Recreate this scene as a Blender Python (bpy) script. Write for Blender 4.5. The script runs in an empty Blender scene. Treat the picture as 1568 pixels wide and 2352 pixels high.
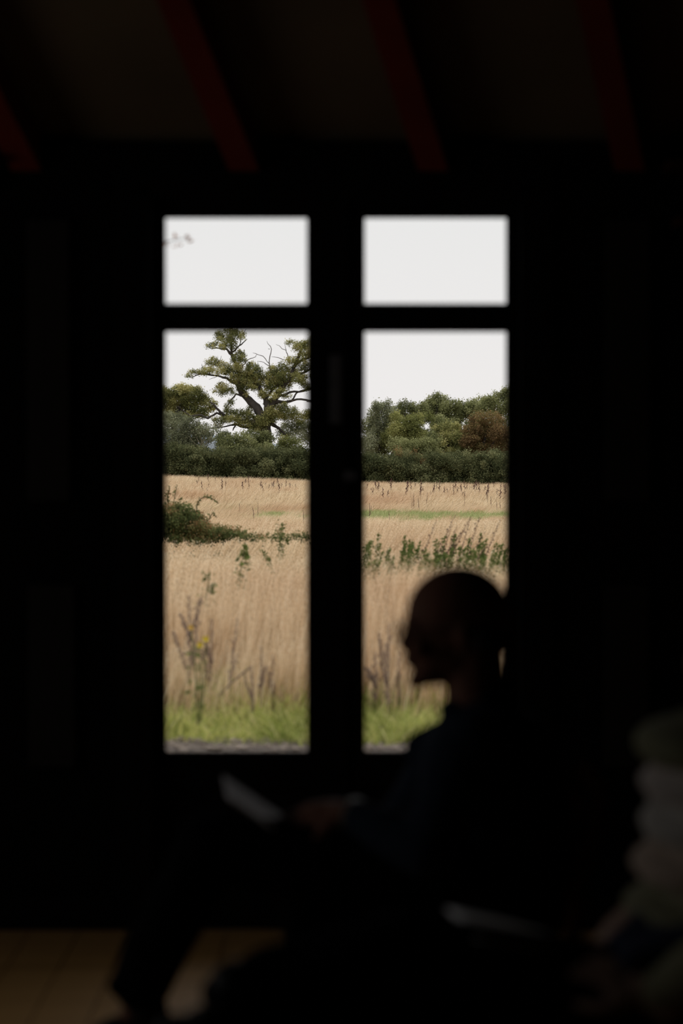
import bpy, bmesh, math, random
import numpy as np
from mathutils import Vector, Matrix
random.seed(7); rng = np.random.default_rng(11)
S = bpy.context.scene; COL = S.collection

# ------------------------------------------------------------------ camera
F = 85/36*2352; EYE = 1.47; HOR = 1050
PITCH = math.atan((1176-HOR)/F)
cam = bpy.data.cameras.new('camera'); camo = bpy.data.objects.new('camera', cam); COL.objects.link(camo)
camo.location = (0, 0, EYE); camo.rotation_euler = (math.pi/2-PITCH, math.radians(0.0), 0)
cam.sensor_fit = 'VERTICAL'; cam.sensor_height = 36; cam.sensor_width = 24; cam.lens = 85
cam.clip_start = .05; cam.clip_end = 5000
cam.dof.use_dof = True; cam.dof.focus_distance = 85; cam.dof.aperture_fstop = 2.6
S.camera = camo

# ------------------------------------------------------------------ sky (plain overcast)
w = bpy.data.worlds.new('overcast_sky'); S.world = w; w.use_nodes = True
nt = w.node_tree; nt.nodes.clear()
tc = nt.nodes.new('ShaderNodeTexCoord'); sx = nt.nodes.new('ShaderNodeSeparateXYZ')
rp = nt.nodes.new('ShaderNodeValToRGB'); bg = nt.nodes.new('ShaderNodeBackground'); wo = nt.nodes.new('ShaderNodeOutputWorld')
e = rp.color_ramp.elements
e[0].position = 0.0; e[0].color = (.925, .895, .885, 1); e[1].position = 1; e[1].color = (1.7, 1.72, 1.8, 1)
m_ = rp.color_ramp.elements.new(.1); m_.color = (.865, .862, .855, 1)
nt.links.new(tc.outputs['Generated'], sx.inputs[0]); nt.links.new(sx.outputs['Z'], rp.inputs[0])
nt.links.new(rp.outputs[0], bg.inputs[0]); nt.links.new(bg.outputs[0], wo.inputs[0]); bg.inputs[1].default_value = 1.0

# ------------------------------------------------------------------ exposure
S.view_settings.view_transform = 'Standard'; S.view_settings.look = 'None'
S.view_settings.gamma = 1; S.view_settings.exposure = 0.0; S.view_settings.use_curve_mapping = False

# ------------------------------------------------------------------ helpers
def Wp(px, py, Y):
    """photo pixel seen at world distance Y -> world point (used to read the layout off the photograph)"""
    a, b = (px-784)/F, (1176-py)/F
    d = Vector((a, math.cos(PITCH)+b*math.sin(PITCH), -math.sin(PITCH)+b*math.cos(PITCH)))
    return Vector((0, 0, EYE)) + d*(Y/d.y)

def ground(x, y):
    t = max(0, y-8)
    return -.06 - .0047*t - (.036 if x < 0 else .012)*x*max(0, y-40)/140 if y > 8 else -.06

def mat(name, c, rough=.6, c2=None, scale=6, spec=.3, bump=0, metal=0, stretch=(1,1,1)):
    m = bpy.data.materials.new(name); m.use_nodes = True; n = m.node_tree.nodes; l = m.node_tree.links
    b = n['Principled BSDF']; b.inputs['Roughness'].default_value = rough
    b.inputs['Specular IOR Level'].default_value = spec; b.inputs['Metallic'].default_value = metal
    tcn = n.new('ShaderNodeTexCoord'); mp = n.new('ShaderNodeMapping'); mp.inputs['Scale'].default_value = stretch
    no = n.new('ShaderNodeTexNoise'); no.inputs['Scale'].default_value = scale; no.inputs['Detail'].default_value = 4
    r = n.new('ShaderNodeValToRGB'); c2 = c2 or tuple(v*.75 for v in c)
    r.color_ramp.elements[0].position = .3; r.color_ramp.elements[1].position = .7
    r.color_ramp.elements[0].color = (*c2, 1); r.color_ramp.elements[1].color = (*c, 1)
    l.new(tcn.outputs['Object'], mp.inputs[0]); l.new(mp.outputs[0], no.inputs[0]); l.new(no.outputs[0], r.inputs[0])
    l.new(r.outputs[0], b.inputs['Base Color'])
    if bump:
        bn = n.new('ShaderNodeBump'); bn.inputs['Strength'].default_value = bump; bn.inputs['Distance'].default_value = .01
        l.new(no.outputs[0], bn.inputs['Height']); l.new(bn.outputs[0], b.inputs['Normal'])
    return m

def leafmat(name, stops, trans=.3, patch=None, patchscale=.08, rnd=.0):
    """colour from the per-leaf 'tone' attribute, diffuse + translucent"""
    m = bpy.data.materials.new(name); m.use_nodes = True; n = m.node_tree.nodes; l = m.node_tree.links; n.clear()
    at = n.new('ShaderNodeAttribute'); at.attribute_name = 'tone'
    r = n.new('ShaderNodeValToRGB'); els = r.color_ramp.elements
    els[0].position = stops[0][0]; els[0].color = (*stops[0][1], 1); els[1].position = stops[-1][0]; els[1].color = (*stops[-1][1], 1)
    for p, c in stops[1:-1]:
        q = els.new(p); q.color = (*c, 1)
    l.new(at.outputs['Fac'], r.inputs[0]); out = r.outputs[0]
    if patch:
        g = n.new('ShaderNodeNewGeometry'); no = n.new('ShaderNodeTexNoise'); no.inputs['Scale'].default_value = patchscale; no.inputs['Detail'].default_value = 3
        mp = n.new('ShaderNodeMapping'); mp.inputs['Scale'].default_value = (1, .35, 0)
        l.new(g.outputs['Position'], mp.inputs[0]); l.new(mp.outputs[0], no.inputs[0])
        rr = n.new('ShaderNodeMapRange'); rr.inputs[1].default_value = .42; rr.inputs[2].default_value = .66
        l.new(no.outputs[0], rr.inputs[0])
        mx = n.new('ShaderNodeMix'); mx.data_type = 'RGBA'; mx.blend_type = 'MULTIPLY'; mx.inputs['B'].default_value = (*patch, 1)
        l.new(rr.outputs[0], mx.inputs['Factor']); l.new(out, mx.inputs['A']); out = mx.outputs['Result']
    d = n.new('ShaderNodeBsdfDiffuse'); t = n.new('ShaderNodeBsdfTranslucent'); ms = n.new('ShaderNodeMixShader'); ms.inputs[0].default_value = trans
    o = n.new('ShaderNodeOutputMaterial')
    l.new(out, d.inputs[0]); l.new(out, t.inputs[0]); l.new(d.outputs[0], ms.inputs[1]); l.new(t.outputs[0], ms.inputs[2]); l.new(ms.outputs[0], o.inputs[0])
    return m

def tag(o, label=None, cat=None, group=None, kind=None):
    if label: o['label'] = label
    if cat: o['category'] = cat
    if group: o['group'] = group
    if kind: o['kind'] = kind
    return o
def link(o, parent=None):
    COL.objects.link(o)
    if parent is not None: o.parent = parent
    return o
def empty(name, loc, label=None, cat=None, group=None, kind=None):
    o = bpy.data.objects.new(name, None); o.location = loc; o.empty_display_size = .1; link(o); return tag(o, label, cat, group, kind)
def meshobj(name, verts, faces, m, parent=None, smooth=False):
    """verts in world space; stored relative to the parent thing's base"""
    me = bpy.data.meshes.new(name)
    off = Vector((0, 0, 0))
    p = parent
    while p is not None: off += p.location; p = p.parent
    me.from_pydata([tuple(Vector(v)-off) for v in verts], [], faces); me.update()
    if m: me.materials.append(m)
    if smooth: me.polygons.foreach_set('use_smooth', [True]*len(me.polygons))
    return link(bpy.data.objects.new(name, me), parent)
class MB:
    def __init__(s): s.v = []; s.f = []
    def add(s, v, f):
        k = len(s.v); s.v += [Vector(q) for q in v]; s.f += [tuple(i+k for i in q) for q in f]; return s
    def box(s, a, b, bev=.0):
        x0, y0, z0 = a; x1, y1, z1 = b
        bm = bmesh.new(); bmesh.ops.create_cube(bm, size=1)
        for v in bm.verts: v.co = Vector(((x0+x1)/2+v.co.x*(x1-x0), (y0+y1)/2+v.co.y*(y1-y0), (z0+z1)/2+v.co.z*(z1-z0)))
        if bev: bmesh.ops.bevel(bm, geom=bm.edges[:], offset=bev, segments=2, affect='EDGES', profile=.6)
        bm.verts.index_update(); s.add([v.co.copy() for v in bm.verts], [[v.index for v in f.verts] for f in bm.faces]); bm.free(); return s
    def prism(s, pts, th):  # quad/poly slab: pts polygon, th Vector offset
        n = len(pts); s.add(list(pts)+[Vector(p)+th for p in pts], [tuple(range(n))[::-1], tuple(range(n, 2*n))]+[(i, (i+1) % n, n+(i+1) % n, n+i) for i in range(n)]); return s
    def tube(s, pts, rad, seg=8, cap=True):
        pts = [Vector(p) for p in pts]; rings = []; k = len(s.v)
        up = Vector((0, 0, 1)); prev = None
        for i, p in enumerate(pts):
            d = (pts[min(i+1, len(pts)-1)]-pts[max(i-1, 0)])
            d = d.normalized() if d.length > 1e-9 else Vector((0, 0, 1))
            a = d.cross(prev if prev is not None else (Vector((1, 0, 0)) if abs(d.x) < .8 else up)); a.normalize()
            b = d.cross(a).normalized(); prev = -b if prev is None else prev
            prev = a.cross(d)
            for j in range(seg):
                t = 2*math.pi*j/seg; s.v.append(p+(a*math.cos(t)+b*math.sin(t))*rad[i])
        n = len(pts)
        for i in range(n-1):
            for j in range(seg):
                s.f.append((k+i*seg+j, k+i*seg+(j+1) % seg, k+(i+1)*seg+(j+1) % seg, k+(i+1)*seg+j))
        if cap: s.f.append(tuple(k+j for j in range(seg))[::-1]); s.f.append(tuple(k+(n-1)*seg+j for j in range(seg)))
        return s
    def ball(s, c, r, rot=None, u=12, v=8):
        c = Vector(c); r = Vector(r) if hasattr(r, '__len__') else Vector((r, r, r)); k = len(s.v)
        P = [Vector((0, 0, 1))]
        for i in range(1, v):
            for j in range(u):
                a = math.pi*i/v; b = 2*math.pi*j/u; P.append(Vector((math.sin(a)*math.cos(b), math.sin(a)*math.sin(b), math.cos(a))))
        P.append(Vector((0, 0, -1)))
        for p in P:
            q = Vector((p.x*r.x, p.y*r.y, p.z*r.z))
            if rot is not None: q = rot @ q
            s.v.append(c+q)
        for j in range(u): s.f.append((k, k+1+j, k+1+(j+1) % u))
        for i in range(v-2):
            for j in range(u): s.f.append((k+1+i*u+j, k+1+(i+1)*u+j, k+1+(i+1)*u+(j+1) % u, k+1+i*u+(j+1) % u))
        e_ = len(s.v)-1; b0 = k+1+(v-2)*u
        for j in range(u): s.f.append((e_, b0+(j+1) % u, b0+j))
        return s
    def limb(s, pts, rad):  # rounded tapered chain of closed pieces, fused later by the voxel remesh
        pts = [Vector(p) for p in pts]
        s.tube(pts, rad, 12)
        for p, r in zip(pts, rad): s.ball(p, r, None, 12, 8)
        return s
    def build(s, name, m, parent=None, smooth=False): return meshobj(name, s.v, s.f, m, parent, smooth)
def fuse(o, voxel, smooth=4, fac=.5):
    r = o.modifiers.new('fuse', 'REMESH'); r.mode = 'VOXEL'; r.voxel_size = voxel; r.use_smooth_shade = True
    if smooth: q = o.modifiers.new('relax', 'SMOOTH'); q.iterations = smooth; q.factor = fac
    return o

# ------------------------------------------------------------------ materials
M = dict(
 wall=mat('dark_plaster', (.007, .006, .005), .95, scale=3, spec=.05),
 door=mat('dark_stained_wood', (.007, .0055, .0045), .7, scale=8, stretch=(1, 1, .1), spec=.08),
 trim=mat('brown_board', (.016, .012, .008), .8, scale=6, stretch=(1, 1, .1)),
 rafter=mat('reddish_timber', (.20, .026, .013), .85, scale=5, spec=.1),
 ceil=mat('ceiling_board', (.15, .105, .055), .85, scale=2),
 floor=mat('varnished_oak', (.56, .31, .105), .5, (.42, .23, .075), scale=3, stretch=(.3, 3, 1), spec=.2),
 metal=mat('dull_metal', (.16, .16, .165), .6, scale=20, metal=.6),
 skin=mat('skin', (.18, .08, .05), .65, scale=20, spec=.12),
 skin_lit=mat('lit_skin', (.42, .27, .20), .55, scale=20),  # lighter copy of skin, its lit look put into the colour
 hair=mat('cropped_hair', (.05, .035, .028), .9, scale=90),
 shirt=mat('dark_blue_shirt', (.016, .022, .034), .95, scale=30, spec=.05),
 trouser=mat('black_cloth', (.005, .005, .0055), 1, scale=30, spec=.02),
 shoe=mat('black_leather', (.012, .011, .010), .6, scale=20, spec=.2),
 paper=mat('paper', (.80, .77, .76), .8, (.74, .72, .71), scale=2),
 frame=mat('dark_wire', (.02, .02, .02), .4, scale=5),
 chair=mat('chair_wood', (.060, .022, .010), .95, scale=6, spec=.0, stretch=(1, 1, .2)),
 navy=mat('navy_wool', (.018, .022, .05), .95, scale=20),
 gravel=mat('gravel_path', (.15, .12, .095), .95, (.07, .053, .042), scale=14, bump=.6),
 stone=mat('gravel_stone', (.29, .235, .19), .9, (.14, .11, .082), scale=5),
 soil=mat('field_soil', (.34, .25, .14), 1, (.22, .17, .09), scale=.8),
 bark=mat('oak_bark', (.075, .062, .050), .95, (.038, .032, .027), scale=3, bump=.5),
 deadwood=mat('grey_dead_wood', (.16, .14, .125), .9, scale=6),
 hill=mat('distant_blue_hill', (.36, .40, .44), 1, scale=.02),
)
def glassmat():
    m = bpy.data.materials.new('window_glass'); m.use_nodes = True; n = m.node_tree.nodes; l = m.node_tree.links; n.clear()
    t = n.new('ShaderNodeBsdfTransparent'); t.inputs[0].default_value = (.985, .985, .985, 1); g = n.new('ShaderNodeBsdfGlossy'); g.inputs['Roughness'].default_value = .02
    fr = n.new('ShaderNodeFresnel'); fr.inputs[0].default_value = 1.3
    ms = n.new('ShaderNodeMixShader'); o = n.new('ShaderNodeOutputMaterial')
    l.new(fr.outputs[0], ms.inputs[0]); l.new(t.outputs[0], ms.inputs[1]); l.new(g.outputs[0], ms.inputs[2]); l.new(ms.outputs[0], o.inputs[0]); return m
M['glass'] = glassmat()

# ------------------------------------------------------------------ the room
DY = 7.5; X0, X1, YB = -3.4, 3.6, -2.2
K = DY/F
def wx(px): return (px-784)*DY/F
def wz(py): return Wp(784, py, DY).z
zE = wz(326); RY = 2.65; SL = .70
def struct(o, label=None): o['kind'] = 'structure'; return o
fl = struct(MB().box((X0, YB, -.12), (X1, DY+.22, -.02)).build('floor', M['floor']))
nb = 46; bw = (X1-X0)/nb
pl = None
for i in range(nb):
    if pl is None:
        pl = MB().box((X0+.002, YB, -.02), (X0+bw-.002, DY-.001, 0), .002).build('floor_board', M['floor'], fl)
    else:
        q = bpy.data.objects.new('floor_board', pl.data); q.location = (bw*i, 0, 0); link(q, fl)
ox0, ox1, oz1 = wx(322), wx(1218), wz(424)   # door opening
T = .24
wf = MB().box((X0, DY, 0), (ox0, DY+T, zE+.4)).box((ox1, DY, 0), (X1, DY+T, zE+.4)).box((ox0, DY, oz1), (ox1, DY+T, zE+.4))
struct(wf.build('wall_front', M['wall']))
zr = zE+SL*(DY-RY)
zb = zr-SL*(RY-YB)
def gable(x, name, d):
    pts = [(x, YB, -.02), (x, DY, -.02), (x, DY, zE), (x, RY, zr), (x, YB, zb)]
    struct(MB().prism([Vector(p) for p in pts], Vector((d, 0, 0))).build(name, M['wall']))
WY0, WY1, WZ0, WZ1 = 3.5, 6.5, .95, 2.25
wl = MB(); wl.box((X0-.2, YB, -.02), (X0, WY0, WZ1)).box((X0-.2, WY1, -.02), (X0, DY, WZ1)).box((X0-.2, WY0, -.02), (X0, WY1, WZ0))
wl.prism([Vector(p) for p in [(X0, YB, WZ1), (X0, DY, WZ1), (X0, DY, zE), (X0, RY, zr), (X0, YB, zb)]], Vector((-.2, 0, 0)))
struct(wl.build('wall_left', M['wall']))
w1 = bpy.data.objects.new('window_1', None); w1.location = (X0, WY0, WZ0); link(w1); w1['kind'] = 'structure'
wf_ = MB()
for a, b_ in ((WY0, WY0+.05), (WY1-.05, WY1), ((WY0+WY1)/2-.025, (WY0+WY1)/2+.025)): wf_.box((X0-.14, a, WZ0), (X0-.08, b_, WZ1), .003)
for a, b_ in ((WZ0, WZ0+.05), (WZ1-.05, WZ1)): wf_.box((X0-.14, WY0, a), (X0-.08, WY1, b_), .003)
wf_.build('window_frame', M['door'], w1); MB().box((X0-.08, WY0-.04, WZ0-.03), (X0+.06, WY1+.04, WZ0), .004).build('window_sill', M['door'], w1)
for a in (WY0+.05, (WY0+WY1)/2+.025): MB().box((X0-.113, a, WZ0+.05), (X0-.107, a+(WY1-WY0)/2-.075, WZ1-.05)).build('glass_pane', M['glass'], w1)
gable(X1, 'wall_right', .2)
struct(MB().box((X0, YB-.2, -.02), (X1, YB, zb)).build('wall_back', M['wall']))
cl = MB()
cl.prism([Vector((X0, DY+T, zE-SL*.0)), Vector((X1, DY+T, zE-SL*.0)), Vector((X1, DY, zE)), Vector((X0, DY, zE))], Vector((0, .0, .12)))
cl.prism([Vector((X0, DY, zE)), Vector((X1, DY, zE)), Vector((X1, RY, zr)), Vector((X0, RY, zr))], Vector((0, .06, .1)))
cl.prism([Vector((X0, RY, zr)), Vector((X1, RY, zr)), Vector((X1, YB-.2, zb-SL*.2)), Vector((X0, YB-.2, zb-SL*.2))], Vector((0, -.06, .1)))
struct(cl.build('ceiling', M['ceil']))
# rafters: run up the slope, skewed to the left as they rise toward the viewer
rt = bpy.data.objects.new('trim_1', None); link(rt); rt['kind'] = 'structure'
for px in (-370, 70, 563, 992, 1438, 1880):
    a = Vector((wx(px), DY-.001, zE)); L = DY-RY
    b = a+Vector((-.30*L, -L, SL*L)); nrm = Vector((0, -SL, -1)).normalized()
    if px < 0: pass
    wv = Vector((.046, 0, 0)); dn = nrm*.12
    c = [a-wv, a+wv, a+wv+dn, a-wv+dn]
    c2_ = [v+(b-a) for v in c]
    MB().add(c+c2_, [(0, 1, 2, 3)[::-1], (4, 5, 6, 7), (0, 1, 5, 4), (1, 2, 6, 5), (2, 3, 7, 6), (3, 0, 4, 7)]).build('rafter', M['rafter'], rt)
# wall plate under the rafters, wall boards beside the door
struct(MB().box((X0, DY-.06, wz(395)), (X1, DY, wz(338)), .004).build('trim_2', M['wall']))
for i, (a, b, y0, y1) in enumerate([(66, 162, 505, 1150), (66, 172, 1345, 1760), (1388, 1490, 505, 1150), (1388, 1490, 1345, 1760)]):
    struct(MB().box((wx(a), DY-.025, wz(y1)), (wx(b), DY, wz(y0)), .004).build('trim_%d' % (i+3), M['trim']))
struct(MB().box((X0, DY-.02, 0), (ox0-.08, DY, .11), .004).build('baseboard_left', M['door']))
struct(MB().box((ox1+.08, DY-.02, 0), (X1, DY, .11), .004).build('baseboard_right', M['door']))
for (a, b, py, lab) in [(-420, 16, 381, 'brown timber shelf on the wall left of the doors'), (1516, 1900, 390, 'upper brown timber shelf on the wall right of the doors'), (1541, 1900, 515, 'lower brown timber shelf on the wall right of the doors')]:
    z = wz(py); s_ = empty('wall_shelf', (wx(a), DY, z), lab, 'shelf', 'timber wall shelves')
    MB().box((wx(a), DY-.16, z-.011), (wx(b), DY, z+.011), .003).build('shelf_board', M['chair'], s_)
    for xx in (wx(a)+.12, wx(b)-.06): MB().prism([Vector((xx, DY, z-.011)), Vector((xx, DY-.12, z-.011)), Vector((xx, DY, z-.10))], Vector((.02, 0, 0))).build('bracket', M['chair'], s_)

# double doors
d1 = empty('door_1', (wx(771), DY+.1, 0)); d1['kind'] = 'structure'
fr = MB()
fr.box((ox0, DY-.02, 0), (ox0+.03, DY+T, oz1)).box((ox1-.03, DY-.02, 0), (ox1, DY+T, oz1)).box((ox0, DY-.02, oz1-.03), (ox1, DY+T, oz1))
for a, b in ((ox0-.07, ox0), (ox1, ox1+.07)): fr.box((a, DY-.02, 0), (b, DY, oz1+.07), .004)
fr.box((ox0, DY-.02, oz1), (ox1, DY, oz1+.07), .004)
fr.build('door_frame', M['door'], d1)
def leaf(xa, xb, pa, pb, side):
    """stile/rail door leaf: two glazed lights over a boarded lower panel"""
    y0, y1 = DY+.03, DY+.085
    z0, z1 = .01, oz1-.032
    pt0, pt1 = wz(698), wz(495); pb0, pb1 = wz(1732), wz(758)
    L = MB()
    for a, b in ((xa, pa), (pb, xb)): L.box((a, y0, z0), (b, y1, z1), .003)
    for a, b in ((pt1, z1), (pb1, pt0), (pb0-.11, pb0), (z0, z0+.16)): L.box((pa, y0, a), (pb, y1, b), .003)
    lo = L.build('door_leaf', M['door'], d1)
    n = 4; ww = (pb-pa)/n
    MB().box((pa-.004, y0+.022, z0+.15), (pb+.004, y0+.032, pb0-.10)).build('backing_panel', M['door'], lo)
    for i in range(n): MB().box((pa+i*ww+.001, y0+.015, z0+.15), (pa+(i+1)*ww-.001, y1-.015, pb0-.10), .004).build('panel_board', M['door'], lo)
    for a, b in ((pt0, pt1), (pb0, pb1)):
        MB().box((pa-.004, y0+.024, a-.004), (pb+.004, y0+.030, b+.004)).build('glass_pane', M['glass'], lo)
        bd = .006; B = MB()
        for q in ((pa, a, pa+bd*.0+.004, b), (pb-.004, a, pb, b)): B.box((q[0], y0+.008, q[1]), (q[2], y0+.024, q[3]))
        for q in ((a, a+.004), (b-.004, b)): B.box((pa+.004, y0+.008, q[0]), (pb-.004, y0+.024, q[1]))
        B.build('glazing_bead', M['door'], lo)
    return lo
xm = wx(790)
la = leaf(ox0+.032, xm-.001, wx(376), wx(707), 0)
lb = leaf(xm+.001, ox1-.032, wx(835), wx(1166), 1)
MB().box((xm-.022, DY+.016, .012), (xm+.012, DY+.03, oz1-.034), .003).build('meeting_strip', M['door'], la)
hp = MB().box((wx(757), DY+.008, wz(973)), (wx(785), DY+.016, wz(815)), .003).build('bolt_plate', M['metal'], la)
kb = MB().tube([(wx(803), DY+.03, wz(1093)), (wx(803), DY+.012, wz(1093)), (wx(803), DY+.006, wz(1093))], [.019, .019, .014], 20).build('lock_rose', M['metal'], lb)
struct(MB().box((ox0, DY-.0, 0), (ox1, DY+T+.06, .012)).build('trim_7', M['door']))   # threshold

# ------------------------------------------------------------------ outside ground
def gx_grid():
    ys = [DY+T, 9, 11, 12.9, 14, 17, 21, 26, 33, 42, 55, 70, 90, 115, 145, 180, 230, 320, 600, 1200]
    V = []; Fc = []; nx = 17
    for y in ys:
        for i in range(nx):
            x = (i/(nx-1)-.5)*2*(6+y*.55); V.append((x, y, ground(x if abs(x) < 60 else math.copysign(60, x), min(y, 230))))
    for j in range(len(ys)-1):
        for i in range(nx-1): Fc.append((j*nx+i, j*nx+i+1, (j+1)*nx+i+1, (j+1)*nx+i))
    return V, Fc
V, Fc = gx_grid()
g = meshobj('field_ground', V, Fc, M['soil']); g['kind'] = 'structure'
gp = MB().box((-8, DY+T, -.16), (8, 12.95, -.055)).build('gravel_path', M['gravel']); gp['kind'] = 'structure'
# pebbles along the visible edge of the path
pv = MB()
for i in range(1500):
    x = random.uniform(-3.2, 3.2); y = random.uniform(12.1, 13.02); r = random.uniform(.006, .02)
    pv.ball((x, y, -.055+r*.3), (r*random.uniform(.8, 1.5), r, r*.7), None, 5, 4)
tag(pv.build('gravel_stones', M['stone']), 'loose grey stones on the gravel at the foot of the grass verge', 'gravel', kind='stuff')

# ------------------------------------------------------------------ leaf / blade meshes
def setmesh(name, V, Fq, tone, m, parent=None, off=None):
    me = bpy.data.meshes.new(name); V = np.asarray(V, dtype=np.float32)
    if parent is not None: V = V-np.array(parent.location, dtype=np.float32)
    if off is not None: V = V-np.asarray(off, dtype=np.float32)
    n = len(V); me.vertices.add(n); me.vertices.foreach_set('co', V.ravel())
    Fq = np.asarray(Fq, dtype=np.int32); k = Fq.shape[1]
    me.loops.add(Fq.size); me.loops.foreach_set('vertex_index', Fq.ravel())
    me.polygons.add(len(Fq)); me.polygons.foreach_set('loop_start', np.arange(len(Fq), dtype=np.int32)*k)
    me.update(calc_edges=True); me.validate()
    a = me.attributes.new('tone', 'FLOAT', 'POINT'); a.data.foreach_set('value', np.asarray(tone, dtype=np.float32))
    me.materials.append(m)
    return link(bpy.data.objects.new(name, me), parent)
def leaves_geo(C, size, tone, elong=1.0, upbias=.5):
    """C (n,3) centres -> rhombic bent leaves"""
    n = len(C); nr = rng.normal(size=(n, 3)); nr[:, 2] += upbias*1.5; nr /= np.linalg.norm(nr, axis=1)[:, None]
    a = rng.normal(size=(n, 3)); a -= (a*nr).sum(1)[:, None]*nr; a /= np.linalg.norm(a, axis=1)[:, None]; b = np.cross(nr, a)
    s = (size*rng.uniform(.6, 1.35, n))[:, None]
    P = np.stack([C-a*s*elong, C+b*s*.62-nr*s*.12, C+a*s*elong, C-b*s*.62-nr*s*.12], 1).reshape(-1, 3)
    Q = np.arange(4*n).reshape(n, 4)
    return P, Q, np.repeat(tone, 4)
def blob_pts(c, r, n, shell=.55):
    d = rng.normal(size=(n, 3)); d /= np.linalg.norm(d, axis=1)[:, None]
    rr = rng.uniform(shell**3, 1, n)**(1/3)
    rr *= 1+.16*np.sin(d[:, 0]*7+c[0]*3)*np.sin(d[:, 2]*6+c[2]*5)
    return np.array(c)+d*rr[:, None]*np.array(r)

# ------------------------------------------------------------------ trees, each from its own blobs read off the photo
LM = dict(
 oak=leafmat('oak_leaf', [(0, (.085, .095, .038)), (.4, (.23, .23, .08)), (.75, (.43, .40, .15)), (1, (.62, .55, .25))]),
 dark=leafmat('dark_hedge_leaf', [(0, (.050, .060, .028)), (.55, (.135, .145, .065)), (1, (.27, .27, .13))]),
 mid=leafmat('mid_green_leaf', [(0, (.09, .10, .045)), (.5, (.24, .25, .10)), (1, (.43, .43, .21))]),
 grey=leafmat('grey_green_leaf', [(0, (.12, .13, .08)), (.5, (.26, .27, .15)), (1, (.46, .46, .30))]),
 yellow=leafmat('yellow_green_leaf', [(0, (.11, .12, .04)), (.5, (.24, .25, .085)), (1, (.40, .38, .14))]),
 rust=leafmat('rusty_leaf', [(0, (.10, .07, .035)), (.4, (.25, .155, .07)), (.75, (.20, .19, .075)), (1, (.38, .23, .11))]),
 bramble=leafmat('bramble_leaf', [(0, (.045, .060, .024)), (.5, (.115, .14, .05)), (.8, (.22, .21, .085)), (1, (.33, .19, .09))]),
 twig=leafmat('red_brown_leaf', [(0, (.30, .15, .09)), (1, (.42, .24, .16))]),
)
def foliage(name, parent, blobs, Y, matk, px_leaf, layers=4.0, ox=0, oy=0, zoom=4.356, depth=1.0, ragged=True, spread=0):
    """blobs in crop coordinates (cx,cy,rx,ry) at distance Y"""
    Cs = []; tn = []; mpp = Y/F
    extra = []
    if ragged:
        for cx, cy, rx, ry in blobs:
            for _ in range(3):
                a = rng.uniform(0, 6.28); extra.append((cx+math.cos(a)*rx*1.0, cy+math.sin(a)*ry*1.0, rx*rng.uniform(.22, .42), ry*rng.uniform(.25, .45)))
    for bb in list(blobs)+extra:
        cx, cy, rx, ry = bb[:4]
        Yb = Y+rng.uniform(-1, 1)*spread
        c = Wp(ox+cx/zoom, oy+cy/zoom, Yb); r = (rx/zoom*mpp, max(rx, ry)/zoom*mpp*depth, ry/zoom*mpp)
        n = int(1.7*layers*math.pi*(rx/zoom)*(ry/zoom)/(px_leaf**2))+6
        # clumps inside the blob: sub-centres, so that gaps stay between the sprays
        k = max(3, n//14); sub = blob_pts(c, r, k, .35)
        pts = sub[rng.integers(0, k, n)]+rng.normal(size=(n, 3))*px_leaf*mpp*1.7
        Cs.append(pts); base = rng.uniform(.08, .8)
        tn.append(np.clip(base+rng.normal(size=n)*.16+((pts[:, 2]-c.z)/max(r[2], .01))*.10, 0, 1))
    C = np.concatenate(Cs); t = np.concatenate(tn)
    P, Q, tt = leaves_geo(C, px_leaf*mpp*.80, t)
    return setmesh(name, P, Q, tt, LM[matk], parent)
def branch(name, parent, lines, Y, m, ox=0, oy=0, zoom=4.356, jit=.25, seg=7):
    b = MB(); mpp = Y/F/zoom
    for ln in lines:
        pts = []; rad = []; yy = Y
        for i, q in enumerate(ln):
            yy = Y+random.uniform(-jit, jit)*i*.35
            pts.append(Wp(ox+q[0]/zoom, oy+q[1]/zoom, yy)); rad.append(max(q[2]*mpp, .006))
        # subdivide with slight crookedness
        P2 = []; R2 = []
        for i in range(len(pts)-1):
            for k in range(3):
                t = k/3; p = pts[i].lerp(pts[i+1], t)
                if k: p += Vector((random.uniform(-1, 1), random.uniform(-1, 1), random.uniform(-1, 1)))*(pts[i+1]-pts[i]).length*.05
                P2.append(p); R2.append((rad[i]*(1-t)+rad[i+1]*t)*random.uniform(.9, 1.12))
        P2.append(pts[-1]); R2.append(rad[-1]*.6)
        b.tube(P2, R2, seg)
    return b.build(name, m, parent, True)
def treebase(px, Y, name, label, cat, group=None):
    x = (px-784)*Y/F; return empty(name, (x, Y, ground(x, Y)), label, cat, group)
def crop_x(px, ox, z=4.356): return (px-ox)*z

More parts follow.
